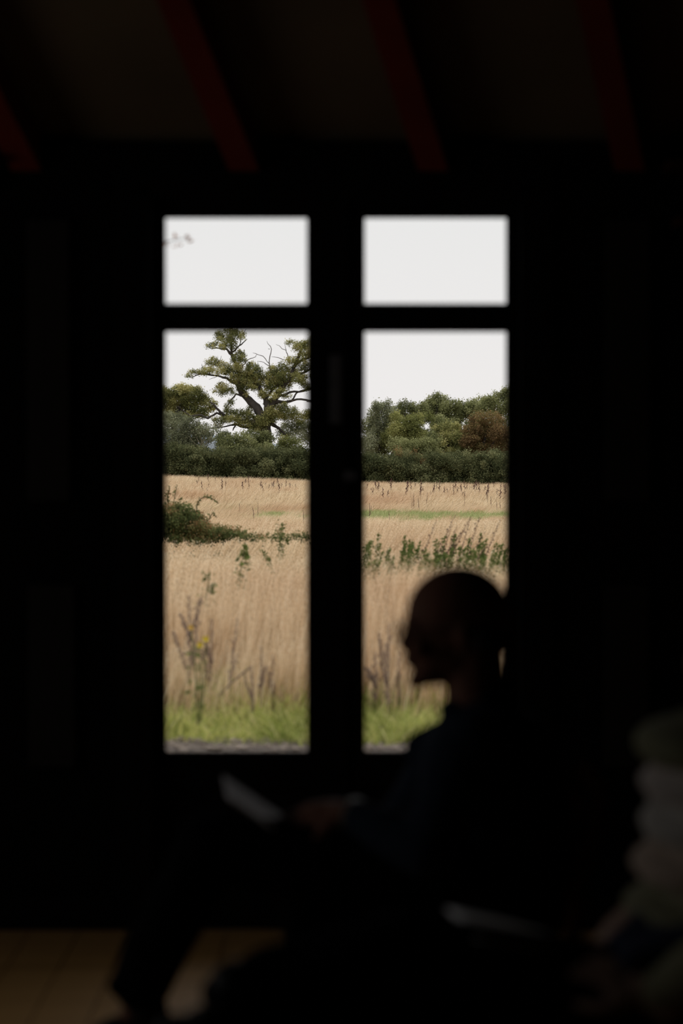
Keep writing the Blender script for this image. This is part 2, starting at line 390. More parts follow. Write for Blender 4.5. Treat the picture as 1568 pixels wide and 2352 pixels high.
YO = 186
oak = treebase(611, YO, 'oak_tree', 'tall gnarled old oak with crooked limbs and bare dead tips above the hedge', 'tree')
limbs = [
 [(1095,1600,85),(1092,1350,75),(1090,1110,58),(1075,1010,56),(1040,930,46),(1000,850,42),(920,775,36),(840,690,30),(810,610,24),(825,520,20),(795,425,19),(750,325,16),(700,270,10),(625,262,7),(530,262,4)],
 [(1092,1040,50),(1115,930,44),(1110,830,38),(1085,760,26),(1040,680,20),(1000,600,15),(960,520,9),(930,450,5)],
 [(1110,900,36),(1170,780,32),(1245,670,28),(1325,570,24),(1370,450,20),(1420,345,16),(1445,265,11),(1400,195,5)],
 [(1370,440,14),(1450,380,12),(1520,360,10),(1580,300,8)],
 [(1330,560,16),(1430,520,12),(1530,470,10),(1600,450,7)],
 [(755,300,11),(825,235,7),(880,190,5),(905,168,3)],
 [(750,320,12),(742,210,9),(728,100,5)], [(825,240,5),(850,140,4),(890,70,3)],
 [(820,640,17),(700,560,13),(640,545,10),(520,525,9),(440,520,6),(330,548,3)],
 [(520,525,6),(540,440,5),(620,400,4)],
 [(1180,800,22),(1290,800,14),(1400,772,11),(1530,785,9),(1650,760,7)],
 [(1355,780,8),(1400,705,8),(1530,660,7),(1640,640,5)],
 [(1200,760,14),(1330,700,11),(1470,690,8),(1600,640,5)],
 [(1070,1060,26),(1000,1045,18),(860,1045,15),(790,1020,13),(740,1030,8),(590,1055,5),(480,1075,3)],
 [(790,1020,9),(760,1085,7)],
 [(1040,1000,24),(900,1000,18),(700,950,17),(640,905,14),(580,835,10),(520,790,6)],
 [(690,942,13),(600,908,12),(510,962,11),(450,930,9),(350,940,7),(270,890,5),(200,840,4)],
 [(870,740,12),(790,720,8),(730,790,7),(690,870,6)],
 [(1140,1010,22),(1220,1060,13),(1300,1140,8)],
 [(1090,760,16),(1200,640,13),(1250,520,9),(1240,440,5)],
]
branch('trunk_and_limbs', oak, limbs, YO, M['bark'], 360, 740)
dead = [
 [(1130,520,7),(1130,450,6),(1125,380,5),(1147,270,4),(1100,188,2)], [(1130,420,4),(1062,340,3.5),(1005,322,3),(958,305,2)],
 [(1128,440,4),(1070,402,3),(1005,390,2)], [(825,540,8),(862,430,6),(920,372,4),(990,345,3),(1002,322,2)],
 [(1330,420,6),(1312,340,5),(1290,280,4),(1190,222,2)], [(1295,285,3),(1275,205,2)], [(1270,378,4),(1220,356,3),(1145,345,2)],
 [(1500,790,8),(1560,800,5)], [(620,400,3),(590,340,2)], [(622,402,3),(645,335,2)], [(455,460,3),(450,415,2)], [(700,570,4),(610,540,3),(520,575,2)],
 [(1130,270,3),(1112,265,2)],
]
for dl in dead: branch('dead_branch', oak, [dl], YO-.3, M['deadwood'], 360, 740, seg=5)['label'] = 'bare grey dead branch'
B_oak = [(820,590,60,40),(900,610,80,45),(960,590,60,50),(1000,640,45,40),(830,480,36,40),(760,500,44,36),(1090,560,50,50),(1180,600,60,50),(1100,640,40,40),(1260,540,80,50),(1060,1000,70,46),(1150,960,50,40),(1000,1060,90,36),(860,1010,70,26),(560,370,36,20),(700,450,36,26),(730,90,70,25),(620,130,50,36),(700,150,60,45),(780,130,60,45),(850,130,32,36),(740,220,75,45),(540,230,50,22),(600,215,30,14),(650,240,36,22),(830,320,46,36),(790,370,55,36),(850,370,38,28),(800,430,38,38),
 (550,405,60,24),(640,420,55,28),(520,470,55,24),(380,500,50,22),(460,500,46,24),(330,535,36,14),(620,490,80,30),(720,500,46,36),(780,570,65,42),(880,560,85,60),(950,450,62,44),(940,530,75,60),(1010,490,44,44),(870,640,75,42),(1030,580,50,45),
 (660,640,65,28),(640,695,60,30),(720,690,65,30),(740,800,26,26),(700,850,26,30),(1150,500,62,52),(1250,470,75,50),(1340,500,75,50),(1200,570,75,50),(1300,600,85,50),(1400,560,62,50),(1150,640,50,50),(1230,690,50,40),(1060,720,38,40),
 (1330,200,36,20),(1400,250,45,40),(1450,230,50,42),(1500,220,44,42),(1470,330,50,50),(1330,380,42,32),(1400,400,50,42),(1480,450,50,52),(1450,560,50,52),(1500,640,44,42),(1560,300,60,60),(1580,430,60,60),(1600,560,60,60),(1580,180,50,40),
 (1130,830,52,52),(1120,900,45,52),(1200,850,62,48),(1280,850,50,40),(1350,890,62,36),(1230,920,62,40),(1300,950,75,40),(1420,950,85,50),(1510,930,50,40),(1600,920,70,60),
 (800,905,85,30),(900,930,70,36),(700,905,40,26),(760,965,100,36),(640,985,70,30),(610,1030,46,22),(880,985,80,40),(1000,990,55,40),(1050,975,70,40),(980,1050,60,36),(1120,980,60,40),(930,880,30,40),
 (900,720,20,16),(980,650,26,20),(1170,740,40,30),(1290,740,40,20)]
foliage('oak_leaves', oak, B_oak, YO, 'oak', 1.8, 3.7, 360, 740, depth=1.2, spread=1.0)

lo_ = treebase(430, YO+3, 'oak_tree', 'spreading low oak left of the gnarled one, olive crown reaching out of the pane', 'tree')
branch('trunk_and_limbs', lo_, [[(150,1550,40),(160,1300,36),(170,1050,30),(200,900,22),(260,800,12)],[(180,1000,22),(300,900,14),(420,860,8)],[(170,1000,20),(60,850,12),(-80,780,7)]], YO+3, M['bark'], 360, 740)
foliage('oak_leaves', lo_, [(250,660,70,36),(200,700,90,50),(330,690,90,46),(420,735,80,46),(150,760,80,60),(250,780,100,60),(360,800,100,60),(470,790,80,46),(545,825,50,36),(180,850,90,60),(300,880,90,50),(420,880,80,40),(90,820,80,90),(520,870,50,26),(60,700,60,50),(0,760,100,80),(-100,800,120,80),(-60,700,80,60),(100,930,100,60),(240,940,90,40),(-150,900,150,100),(330,930,80,30),(440,940,60,24)], YO+3, 'oak', 2.2, 4.5, 360, 740, spread=1.5)
gw = treebase(452, YO-3, 'willow_shrub', 'grey-green willow shrub with fine bare stems in the hedge below the oak limb', 'shrub')
foliage('willow_leaves', gw, [(150,1050,110,100),(280,1080,90,100),(120,1180,100,90),(250,1200,120,90),(420,1080,90,70),(480,1150,80,80),(530,1100,50,60),(380,1220,90,60),(660,1130,70,50),(-50,1100,120,120),(200,960,110,60),(350,1010,80,60),(80,960,80,60),(330,1150,110,90),(180,1300,120,80)], YO-3, 'grey', 1.9, 3.0, 360, 740, spread=1.5)
br = [[(450,1290,8),(445,1180,6),(420,1080,4),(400,980,2)], [(450,1250,5),(400,1160,4),(340,1050,2)], [(450,1230,5),(480,1130,4),(500,1030,2)], [(452,1270,5),(520,1180,3),(560,1100,2)], [(440,1180,3),(460,1100,2),(450,1010,1.5)], [(430,1260,4),(360,1190,3),(300,1130,2)], [(460,1260,3),(540,1220,2),(570,1170,1.5)]]
branch('stems', gw, br, YO-4.5, mat('pale_twig', (.22, .19, .12), .9), 360, 740, seg=5, jit=.1)
bush = treebase(560, YO-4, 'hedge_shrub', 'broad dark green shrub growing in the hedge at the foot of the gnarled oak', 'shrub')
foliage('shrub_leaves', bush, [(760,1180,130,60),(650,1190,90,50),(880,1180,110,60),(1000,1150,110,60),(750,1280,120,80),(880,1290,120,90),(980,1280,90,90),(820,1380,150,70),(950,1380,90,70),(1100,1170,90,60),(1080,1280,110,90),(1100,1400,110,80)], YO-4, 'mid', 2.1, 4, 360, 740, spread=1.5)
yb = treebase(665, YO-5, 'field_maple', 'yellow-green rounded maple bush in the hedge right of the oak trunk', 'shrub')
foliage('maple_leaves', yb, [(1330,1200,100,50),(1270,1290,80,50),(1380,1280,100,60),(1320,1360,90,50),(1430,1370,60,40),(1240,1240,50,30)], YO-5, 'yellow', 2.1, 4.2, 360, 740, spread=.5)
rg = treebase(690, YO+2, 'hawthorn_shrub', 'pale grey-green hawthorn behind the yellow-green maple bush', 'shrub')
foliage('hawthorn_leaves', rg, [(1380,1040,100,60),(1480,1060,80,80),(1300,1080,70,60),(1420,1150,120,70),(1540,1150,80,100),(1620,1050,100,110),(1250,1120,60,40)], YO+2, 'grey', 2.0, 2.6, 360, 740, spread=1.5)
hd = treebase(500, YO-6, 'bramble_hedge', 'long low dark green bramble hedge along the far edge of the field below the oak', 'hedge')
bl = []
for i in range(46):
    X = -260+i*42; bl.append((X, 1340+random.uniform(-30, 30)+(X-800)*.03, 75, 75)); bl.append((X+20, 1430+(X-800)*.03, 75, 70)); bl.append((X, 1510+(X-800)*.03, 70, 60)); bl.append((X, 1600, 70, 60))
foliage('bramble_leaves', hd, bl, YO-6, 'dark', 2.3, 3.2, 360, 740, spread=2)

# right pane hedge trees (crop origin 820,860)
R = (820, 860)
def rt_tree(name, label, cat, px, Y, mk, blobs, lay=4.2, pl_=2.2, trunk=True, group=None):
    t = treebase(px, Y, name, label, cat, group)
    cx = crop_x(px, 820)
    tops = sorted(blobs, key=lambda b: b[1])[:3]
    lines = [[(cx, 1100, 8), (cx+4, 960, 4)]] if not trunk else [[(cx, 1100, 22), (cx+8, 900, 18), (cx-4, 700, 14), (tops[0][0], tops[0][1]+40, 5)]]
    for b_ in (random.sample(blobs, min(5, len(blobs))) if trunk else []): lines.append([(cx, 850, 10), ((cx+b_[0])/2, (850+b_[1])/2-10, 7), (b_[0], b_[1], 3)])
    branch('trunk_and_branches', t, lines, Y, M['bark'], 820, 860)
    foliage('leaves', t, blobs, Y, mk, pl_, lay, 820, 860, spread=1.6)
rt_tree('ash_tree', 'young grey-green tree at the left end of the tree line in the right pane', 'tree', 866, 180, 'grey', [(190,320,50,40),(310,310,40,60),(240,380,90,70),(170,420,60,60),(330,400,60,60),(150,520,50,60),(250,480,90,60),(200,620,100,90),(130,700,80,100)], 3.6)
rt_tree('maple_tree', 'yellow-tinged green tree beside the grey-green one in the right pane', 'tree', 905, 178, 'yellow', [(370,460,80,60),(500,470,90,60),(600,450,80,50),(690,430,70,50),(400,560,100,80),(540,560,90,70),(330,640,100,80),(470,680,100,80),(600,620,90,70)], 4)
rt_tree('oak_tree', 'dark green oak with lobed top, second from left on the right pane skyline', 'tree', 925, 187, 'mid', [(400,370,60,50),(480,320,70,60),(570,360,60,50),(650,330,60,50),(560,430,90,60),(430,430,70,50)], 4.5)
rt_tree('oak_tree', 'tallest rounded oak on the skyline of the right pane', 'tree', 1000, 188, 'mid', [(800,240,60,45),(860,260,45,40),(720,300,70,60),(800,330,100,70),(900,330,70,60),(700,400,90,60),(820,430,120,70),(980,310,60,50),(960,400,90,70),(880,500,120,70)], 4.5)
rt_tree('oak_tree', 'oak with a ragged crown right of the tallest one in the right pane', 'tree', 1075, 189, 'mid', [(1080,330,70,50),(1160,300,60,50),(1060,400,80,60),(1150,390,90,60),(1010,350,50,40),(1230,330,60,50)], 4.5)
rt_tree('oak_tree', 'dark oak rising at the right edge of the right pane', 'tree', 1150, 190, 'mid', [(1250,260,60,40),(1330,260,60,50),(1400,240,60,50),(1470,210,60,50),(1540,200,70,60),(1290,340,80,60),(1400,350,100,70),(1500,330,90,80),(1600,260,100,100),(1620,400,120,100),(1720,330,120,120)], 4.5)
rt_tree('hawthorn_tree', 'rust-brown autumn hawthorn with a domed crown at the right of the right pane', 'tree', 1110, 176, 'rust', [(1300,430,100,60),(1200,470,90,60),(1400,470,90,70),(1130,560,90,70),(1270,560,120,80),(1420,590,100,90),(1100,670,80,60),(1220,680,110,80),(1370,700,120,80),(1490,680,90,110),(1280,800,120,80),(1420,820,110,90),(1350,920,110,60)], 4.6)
rt_tree('hawthorn_tree', 'olive and orange hawthorn left of the rust-brown one in the right pane', 'tree', 1030, 177, 'oak', [(860,540,80,50),(960,550,90,60),(1020,620,80,60),(900,640,90,70),(960,720,100,70),(860,760,80,60),(1010,800,100,70),(920,860,100,70),(1100,760,60,60)], 4.4)
rt_tree('willow_tree', 'dull green tree filling the middle of the tree line behind the bushes, right pane', 'tree', 990, 182, 'mid', [(130+i*115, 520+(i%3)*60, 100, 90) for i in range(13)]+[(80+i*120, 720+(i%2)*70, 110, 100) for i in range(13)], 3.2, 2.3, False)
rt_tree('sallow_shrub', 'soft green bush in front of the trees in the middle of the right pane', 'shrub', 960, 174, 'mid', [(420,700,90,70),(560,720,110,70),(700,700,100,70),(650,800,110,70),(480,820,100,60),(770,780,90,60),(760,640,70,50)], 4.2)
rt_tree('elder_shrub', 'bush with reddish-orange turning leaves low in the right pane hedge', 'shrub', 975, 172, 'rust', [(560,800,70,36),(680,850,70,36),(620,850,60,30),(420,780,50,40)], 2.2, 2.2, False)
hd2 = treebase(1010, 171, 'bramble_hedge', 'long low dark bramble hedge along the far field edge in the right pane', 'hedge')
bl = []
for i in range(62):
    X = -60+i*42; bl.append((X, 870+random.uniform(-30, 40), 80, 70)); bl.append((X+20, 960+random.uniform(-10, 10), 80, 70)); bl.append((X, 1050+X*.01, 75, 60)); bl.append((X, 1130, 75, 50))
foliage('bramble_leaves', hd2, bl, 171, 'dark', 2.4, 3.2, 820, 860, spread=2)
# hedge trees that carry on either side, seen only from a step aside
for i, px in enumerate([-560, -400, -230, -70, 90, 240, 765, 1330, 1480, 1640, 1810, 1980, 2140]):
    tall = random.uniform(0, 70) if px != 765 else 60
    cx = crop_x(px, 820)
    rt_tree('hedgerow_tree', ('rounded hedgerow tree further along the hedge, past the panes on the '+('left' if px < 700 else 'right')) if px != 765 else 'rounded green tree behind the middle door stile, between the two panes', 'tree', px, 184,
            random.choice(['mid', 'oak', 'dark']), [(cx+random.uniform(-180, 180), 420-tall+random.uniform(0, 480), 150, 120) for k in range(16)] if px != 765 else [(cx+random.uniform(-130, 110), 520+random.uniform(0, 480), 80, 70) for k in range(16)], 3.0, 3.4 if px != 765 else 2.4,
            group='hedgerow trees past the panes, '+('left' if px < 700 else 'right') if px != 765 else None)
for px0, lab in ((-700, 'long dark field hedge carrying on beyond the left pane'), (1420, 'long dark field hedge carrying on beyond the right pane')):
    fh = treebase(px0+500, 180, 'field_hedge', lab, 'hedge'); bl = []
    for i in range(36):
        X = crop_x(px0+i*28, 820); bl += [(X, 700+random.uniform(-60, 60), 110, 110), (X, 860+random.uniform(-20, 20), 100, 90), (X+20, 1020, 100, 110)]
    foliage('hedge_leaves', fh, bl, 180, 'dark', 4.0, 2.2, 820, 860, spread=1.5)
# distant hill
hv = []; hf = []; nh = 60
for i in range(nh):
    x = -420+i*14.5; z = 13*math.exp(-((x+95)/75)**2)+2*math.exp(-((x+40)/30)**2)+.8*math.sin(i*.9)
    hv += [(x, 905, -8), (x, 900, z-3), (x, 960, z), (x, 1100, -8)]
for i in range(nh-1):
    for k in range(3): hf.append((i*4+k, i*4+4+k, i*4+5+k, i*4+1+k))
hl = meshobj('hill', hv, hf, M['hill'], None, True); hl['kind'] = 'structure'

# ------------------------------------------------------------------ grass tufts (sources for the geometry-nodes stuff)
SRC = bpy.data.collections.new('grass_sources')
def tuft(name, n, h, w, spread, lean, m, head=True, hvar=.25, tone=(.0, 1.0), curl=.3):
    V = []; T3 = []; tn = []
    for i in range(n):
        a = random.uniform(0, 2*math.pi); r = spread*math.sqrt(random.random()); x, y = r*math.cos(a), r*math.sin(a)
        H = h*random.uniform(1-hvar, 1+hvar); ww = w*random.uniform(.7, 1.3)
        lx = lean*random.uniform(.4, 1.5)+random.gauss(0, .08 if head else .45); ly = random.gauss(0, .15 if head else .4)
        fa = random.uniform(0, math.pi); dx, dy = math.cos(fa)*ww/2, math.sin(fa)*ww/2
        t = random.uniform(*tone); k = len(V)
        def q(s): return Vector((x+lx*H*(s*(1-curl)+curl*s*s*1.6), y+ly*H*s*s, H*s*(1-.12*abs(lx)*s)))
        p0, p1, p2 = q(0), q(.55), q(1)
        V += [p0+Vector((-dx, -dy, 0)), p0+Vector((dx, dy, 0)), p1+Vector((-dx*.8, -dy*.8, 0)), p1+Vector((dx*.8, dy*.8, 0)), p2]
        T3 += [(k, k+1, k+3), (k, k+3, k+2), (k+2, k+3, k+4)]; tn += [t*.75]*2+[t]*3  # blade foot toned darker: shade at the base put into the colour
        if head and random.random() < .7:   # soft panicle
            for s in (.80, .87, .94, 1.0):
                c = q(s); k = len(V); sz = ww*random.uniform(.8, 1.3)
                dv = Vector((random.uniform(-1, 1), random.uniform(-1, 1), 1.2)).normalized()*sz*2.0; sd = Vector((random.uniform(-1, 1), random.uniform(-1, 1), 0)).normalized()*sz*.5
                V += [c-sd, c+sd, c+dv]; T3.append((k, k+1, k+2)); tn += [min(1, t+.15)]*3
    o = setmesh(name, [tuple(v) for v in V], T3, tn, m); COL.objects.unlink(o); SRC.objects.link(o); return o
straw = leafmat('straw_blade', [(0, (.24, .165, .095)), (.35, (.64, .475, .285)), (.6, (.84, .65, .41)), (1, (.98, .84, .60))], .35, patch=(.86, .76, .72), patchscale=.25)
greenm = leafmat('green_blade', [(0, (.17, .20, .055)), (.45, (.46, .50, .14)), (.75, (.72, .68, .23)), (1, (.90, .76, .42))], .4, patch=(.55, .60, .50), patchscale=1.6)
brightg = leafmat('bright_green_blade', [(0, (.24, .28, .10)), (1, (.54, .56, .26))], .35)
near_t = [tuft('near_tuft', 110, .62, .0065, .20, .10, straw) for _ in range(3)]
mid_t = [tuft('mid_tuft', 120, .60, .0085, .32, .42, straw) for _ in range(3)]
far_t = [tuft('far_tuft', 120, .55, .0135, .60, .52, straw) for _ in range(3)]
grn_t = [tuft('green_tuft', 90, .22, .008, .17, .0, greenm, head=False, hvar=.5, curl=.6) for _ in range(3)]
brg_t = [tuft('bright_tuft', 70, .20, .02, .4, .2, brightg, head=False) for _ in range(2)]
def scatter(name, label, pts, src, cat='grass'):
    """pts: (x,y,scale xyz) ; one object of stuff, instances by geometry nodes"""
    me = bpy.data.meshes.new(name); P = np.array([(x, y, ground(x, y)-.02) for x, y, *_ in pts], dtype=np.float32)
    me.vertices.add(len(P)); me.vertices.foreach_set('co', P.ravel())
    a = me.attributes.new('sc', 'FLOAT_VECTOR', 'POINT'); a.data.foreach_set('vector', np.array([s for *_, s in pts], dtype=np.float32).ravel())
    a = me.attributes.new('rz', 'FLOAT', 'POINT'); a.data.foreach_set('value', rng.uniform(-.5, .5, len(P)).astype(np.float32))
    a = me.attributes.new('pick', 'INT', 'POINT'); a.data.foreach_set('value', rng.integers(0, len(src), len(P)).astype(np.int32))
    o = link(bpy.data.objects.new(name, me)); tag(o, label, cat, kind='stuff')
    ng = bpy.data.node_groups.new(name, 'GeometryNodeTree')
    ng.interface.new_socket('Geometry', in_out='INPUT', socket_type='NodeSocketGeometry'); ng.interface.new_socket('Geometry', in_out='OUTPUT', socket_type='NodeSocketGeometry')
    N = ng.nodes; L = ng.links; gi = N.new('NodeGroupInput'); go = N.new('NodeGroupOutput')
    jg = N.new('GeometryNodeGeometryToInstance')
    for s in src[::-1]:
        oi = N.new('GeometryNodeObjectInfo'); oi.inputs['Object'].default_value = s; L.new(oi.outputs['Geometry'], jg.inputs[0])
    ip = N.new('GeometryNodeInstanceOnPoints'); ip.inputs['Pick Instance'].default_value = True
    def attr(nm, ty):
        q = N.new('GeometryNodeInputNamedAttribute'); q.data_type = ty; q.inputs[0].default_value = nm; return q.outputs['Attribute']
    cx = N.new('ShaderNodeCombineXYZ'); L.new(attr('rz', 'FLOAT'), cx.inputs[2])
    L.new(gi.outputs[0], ip.inputs['Points']); L.new(jg.outputs[0], ip.inputs['Instance']); L.new(attr('pick', 'INT'), ip.inputs['Instance Index'])
    L.new(cx.outputs[0], ip.inputs['Rotation']); L.new(attr('sc', 'FLOAT_VECTOR'), ip.inputs['Scale']); L.new(ip.outputs[0], go.inputs[0])
    md = o.modifiers.new('scatter', 'NODES'); md.node_group = ng
    # each source as its own instance
    N.remove(jg); 
    if len(src) == 1:
        oi = [q for q in N if q.bl_idname == 'GeometryNodeObjectInfo'][0]; oi.inputs['As Instance'].default_value = True; L.new(oi.outputs['Geometry'], ip.inputs['Instance'])
    else:
        jn = N.new('GeometryNodeJoinGeometry')
        for q in [q for q in N if q.bl_idname == 'GeometryNodeObjectInfo']:
            q.inputs['As Instance'].default_value = True; L.new(q.outputs['Geometry'], jn.inputs[0])
        L.new(jn.outputs[0], ip.inputs['Instance'])
    return o
def halfw(y): return .21*y+1.2
def bumpn(x, y, s): return .5+.25*math.sin(x*s*1.3+y*s*.7+1)+.25*math.sin(x*s*.6-y*s*1.1+2)
pts = []
def fill(y0, y1, dens, fn):
    A = 0; n = int(dens*(y1-y0)*(halfw(y0)+halfw(y1)))
    for i in range(n):
        t = random.random(); y = y0+(y1-y0)*t; x = random.uniform(-1, 1)*halfw(y)
        s = fn(x, y)
        if s: yield (x, y, s)
nearp = [p for p in fill(13.55, 20.5, 14, lambda x, y: (1, 1, random.uniform(.65, 1.1)*(.62+.38*min(1, (y-13.5)/1.2))))]
scatter('tall_dry_grass', 'tall straw-coloured dry grass standing in the near field behind the green verge', nearp, near_t)
def midf(x, y):
    h = random.uniform(.75, 1.05)
    if y < 26.5 and x > .15: h *= 1-.35*max(0, (y-20.5)/6)
    if y > 40: h *= 1-.55*min(1, (y-40)/16)
    return (1, 1, h)
midp = [p for p in fill(20.2, 27.3, 7, midf)]+[p for p in fill(31.5, 62, 2.6, midf)]
scatter('windblown_dry_grass', 'straw-coloured grass leaning in the wind across the middle of the field', midp, mid_t)
farp = [p for p in fill(84, 176, 1.1, lambda x, y: (1, 1, random.uniform(.7, 1.15)*(.45+.55*min(1, max(0, (y-84)/10)))))]
scatter('far_dry_grass', 'pale dry grass of the far field below the hedge', farp, far_t)
scatter('verge_grass', 'short bright green grass verge between the gravel and the dry field', [p for p in fill(12.88, 14.8, 44, lambda x, y: (1, 1, random.uniform(.5, 1.3)*(.55+.45*min(1, (y-12.88)/1.0))))], grn_t)
scatter('green_grass_strip', 'low green grass strip crossing the field in the middle distance', [p for p in fill(58, 90, 2.6, lambda x, y: (1, 1, random.uniform(.6, 1.1)) if (bumpn(x, y, .25) +random.uniform(-.12, .12) > (.47 if x > 0 else .62+.04*min(10, -x))) else None)], brg_t)
gap = [p for p in fill(60, 86, 1.5, lambda x, y: (.7, .7, random.uniform(.3, .5)) if bumpn(x, y, .25) < .74 or x < 0 else None)]
scatter('sparse_dry_grass', 'thin short dry grass mixed into the green strip of the middle field', gap, mid_t)
scatter('bush_foot_grass', 'straggly grass growing around the brambles and nettles in mid field', [p for p in fill(27, 32, 3.5, lambda x, y: (1, 1, random.uniform(.45, .75)))], mid_t)

# ------------------------------------------------------------------ individual plants of the field
def stalk_mesh(name, h, m, n=26, w=.012, bulk=.02, forks=0, lean=0):
    """stem plus packed seed whorls (dock) ; base at the origin"""
    b = MB(); tip = Vector((lean*h, 0, h)); b.tube([(0, 0, 0), tip*.5+Vector((.01, 0, 0)), tip], [w/2, w/2.6, w/5], 5)
    arms = [(Vector((0, 0, 0)), tip, .35)]
    for k in range(forks):
        s = random.uniform(.4, .7); a = tip*s; an = random.uniform(0, 6.28)
        e2 = a+Vector((math.cos(an)*.12*h, math.sin(an)*.14*h, h*random.uniform(.22, .4))); b.tube([a, e2], [w/3, w/6], 4); arms.append((a, e2, .1))
    for a, e2, s0 in arms:
        for i in range(n):
            t = s0+(1-s0)*i/n; c = a.lerp(e2, t)+Vector((random.gauss(0, bulk*.5), random.gauss(0, bulk*.5), 0)); r = bulk*random.uniform(.35, .7)*(1.15-t*.5)
            b.ball(c, (r, r, r*1.2), None, 4, 3)
    me_o = meshobj(name, b.v, b.f, m); me = me_o.data; bpy.data.objects.remove(me_o); return me
dockm = mat('dock_seed_brown', (.13, .065, .05), .9, (.08, .04, .032), scale=9)
dockm2 = mat('dead_stalk_brown', (.24, .165, .125), .95, (.16, .11, .09), scale=9)
farstalk = [stalk_mesh('dock_stalk', h, dockm, 18, .035, .055, 0) for h in (.95, 1.12, .85)]
midstalk = [stalk_mesh('dock_stalk', h, dockm, 16, .03, .034, 0) for h in (.9, 1.1, .8)]
def place(me, name, x, y, label, cat, group, rz=None, s=1):
    o = bpy.data.objects.new(name, me); o.location = (x, y, ground(x, y)-.01); o.rotation_euler = (random.gauss(0, .05), random.gauss(0, .08), random.uniform(0, 6.28) if rz is None else rz); o.scale = (s, s, s)
    link(o); return tag(o, label, cat, group)
lst = []
for _ in range(44): lst.append((random.uniform(440, 700), random.uniform(100, 140), 'thin dark dock stalk in the far grass under the hedge, left pane', 'far dock stalks left'))
for _ in range(64): lst.append((random.uniform(842, 1170), random.uniform(92, 135), 'thin dark dock stalk in the far grass under the hedge, right pane', 'far dock stalks right'))
for px, y, *_ in [(876, 90), (880, 91), (945, 84), (950, 84), (963, 82), (978, 86), (1120, 88), (1128, 86), (1142, 80), (1150, 81), (1066, 86), (850, 70), (895, 62), (848, 68)]: lst.append((px, y, 'dark brown dock stalk beside the green strip in the right pane', 'dock stalks by the green strip'))
for px, y in [(550, 76), (586, 70), (592, 70), (583, 62), (700, 52), (703, 52), (697, 53)]: lst.append((px, y, 'dark brown dock stalk beyond the bramble mound in the left pane', 'dock stalks beyond the brambles'))
def zone(px):
    return ('at the left end of the right pane' if px < 925 else 'left of the middle of the right pane' if px < 1005 else 'right of the middle of the right pane' if px < 1085 else 'at the right end of the right pane') if px > 835 else \
           ('behind the middle door stile' if px > 705 else 'at the right end of the left pane' if px > 630 else 'right of the middle of the left pane' if px > 565 else 'left of the middle of the left pane' if px > 500 else 'at the left end of the left pane')
for px, y, lab, gr in lst:
    if 'under the hedge' in lab: lab = 'thin dark dock stalk under the far hedge, '+zone(px); gr = 'dock stalks under the far hedge, '+zone(px)
    elif 'strip' in lab: lab = 'dark dock stalk beside the green strip, '+zone(px); gr = 'dock stalks by the green strip, '+zone(px)
    else: lab = 'dark dock stalk beyond the brambles, '+zone(px); gr = 'dock stalks beyond the brambles, '+zone(px)
    place(random.choice(farstalk if y > 90 else midstalk), 'dock_plant', (px-784)*y/F, y, lab, 'weed', gr, s=random.uniform(.75, 1.1)*(.88 if y > 90 else .55))
# nettle / willowherb stems in the green band of the right pane
def nettle_mesh(h, lean):
    C = []; V = MB(); V.tube([(0, 0, 0), (lean*h*.4, 0, h*.5), (lean*h, 0, h)], [.006, .005, .003], 4)
    n = int(120*h/.7); C = np.zeros((n, 3)); t = rng.uniform(.12, 1, n)
    C[:, 0] = lean*h*t+rng.normal(size=n)*.030*(1.2-t); C[:, 1] = rng.normal(size=n)*.030; C[:, 2] = t*h
    P, Q, tt = leaves_geo(C, np.full(n, .017), rng.uniform(0, 1, n), 1.3, .2)
    k = len(P); vs = np.concatenate([P, np.array([tuple(v) for v in V.v])])
    me = bpy.data.meshes.new('nettle'); me.from_pydata(vs.tolist(), [], Q.tolist()+[tuple(i+k for i in f) for f in V.f]); me.update()
    a = me.attributes.new('tone', 'FLOAT', 'POINT'); a.data.foreach_set('value', np.concatenate([tt, np.full(len(V.v), .3)]).astype(np.float32))
    me.materials.append(LM['nettle']); return me
LM['nettle'] = leafmat('nettle_leaf', [(0, (.05, .075, .022)), (.7, (.13, .17, .045)), (1, (.24, .24, .10))])
nm = [nettle_mesh(h, l) for h, l in ((.72, .25), (.62, .4), (.80, .15), (.66, .3), (.5, .5))]
for i in range(235):
    y = random.uniform(22.3, 27.5); px = random.uniform(838, 1330) if i < 190 else random.uniform(700, 838)
    place(random.choice(nm), 'nettle_plant', (px-784)*y/F, y, 'upright green nettle in the weedy band, '+zone(px), 'weed', 'nettles in the band, '+zone(px), rz=random.uniform(-.6, .6), s=random.uniform(.8, 1.02))
dk = [stalk_mesh('dock', h, dockm, 24, .010, .020, 0, l) for h, l in ((1.0, .45), (.95, .3), (.88, .75))]
for px in (957, 966, 990, 1004, 1012, 1022, 1026, 1039, 1056, 1078, 1105):
    y = random.uniform(24, 27); place(random.choice(dk), 'dock_plant', (px-784-40)*y/F, y, 'dark leaning dock spike above the nettles, '+zone(px), 'weed', 'dock spikes above the nettles, '+zone(px), rz=random.uniform(-.4, .4), s=random.uniform(.86, 1.05))
for px, y in ((632, 29), (640, 29), (592, 24), (664, 24), (452, 17.5), (540, 20), (613, 28.5)):
    place(random.choice(nm), 'nettle_plant', (px-784)*y/F, y, 'lone green weed above the dry grass, '+zone(px), 'weed', 'lone green stems, '+zone(px), s=random.uniform(.95, 1.2))

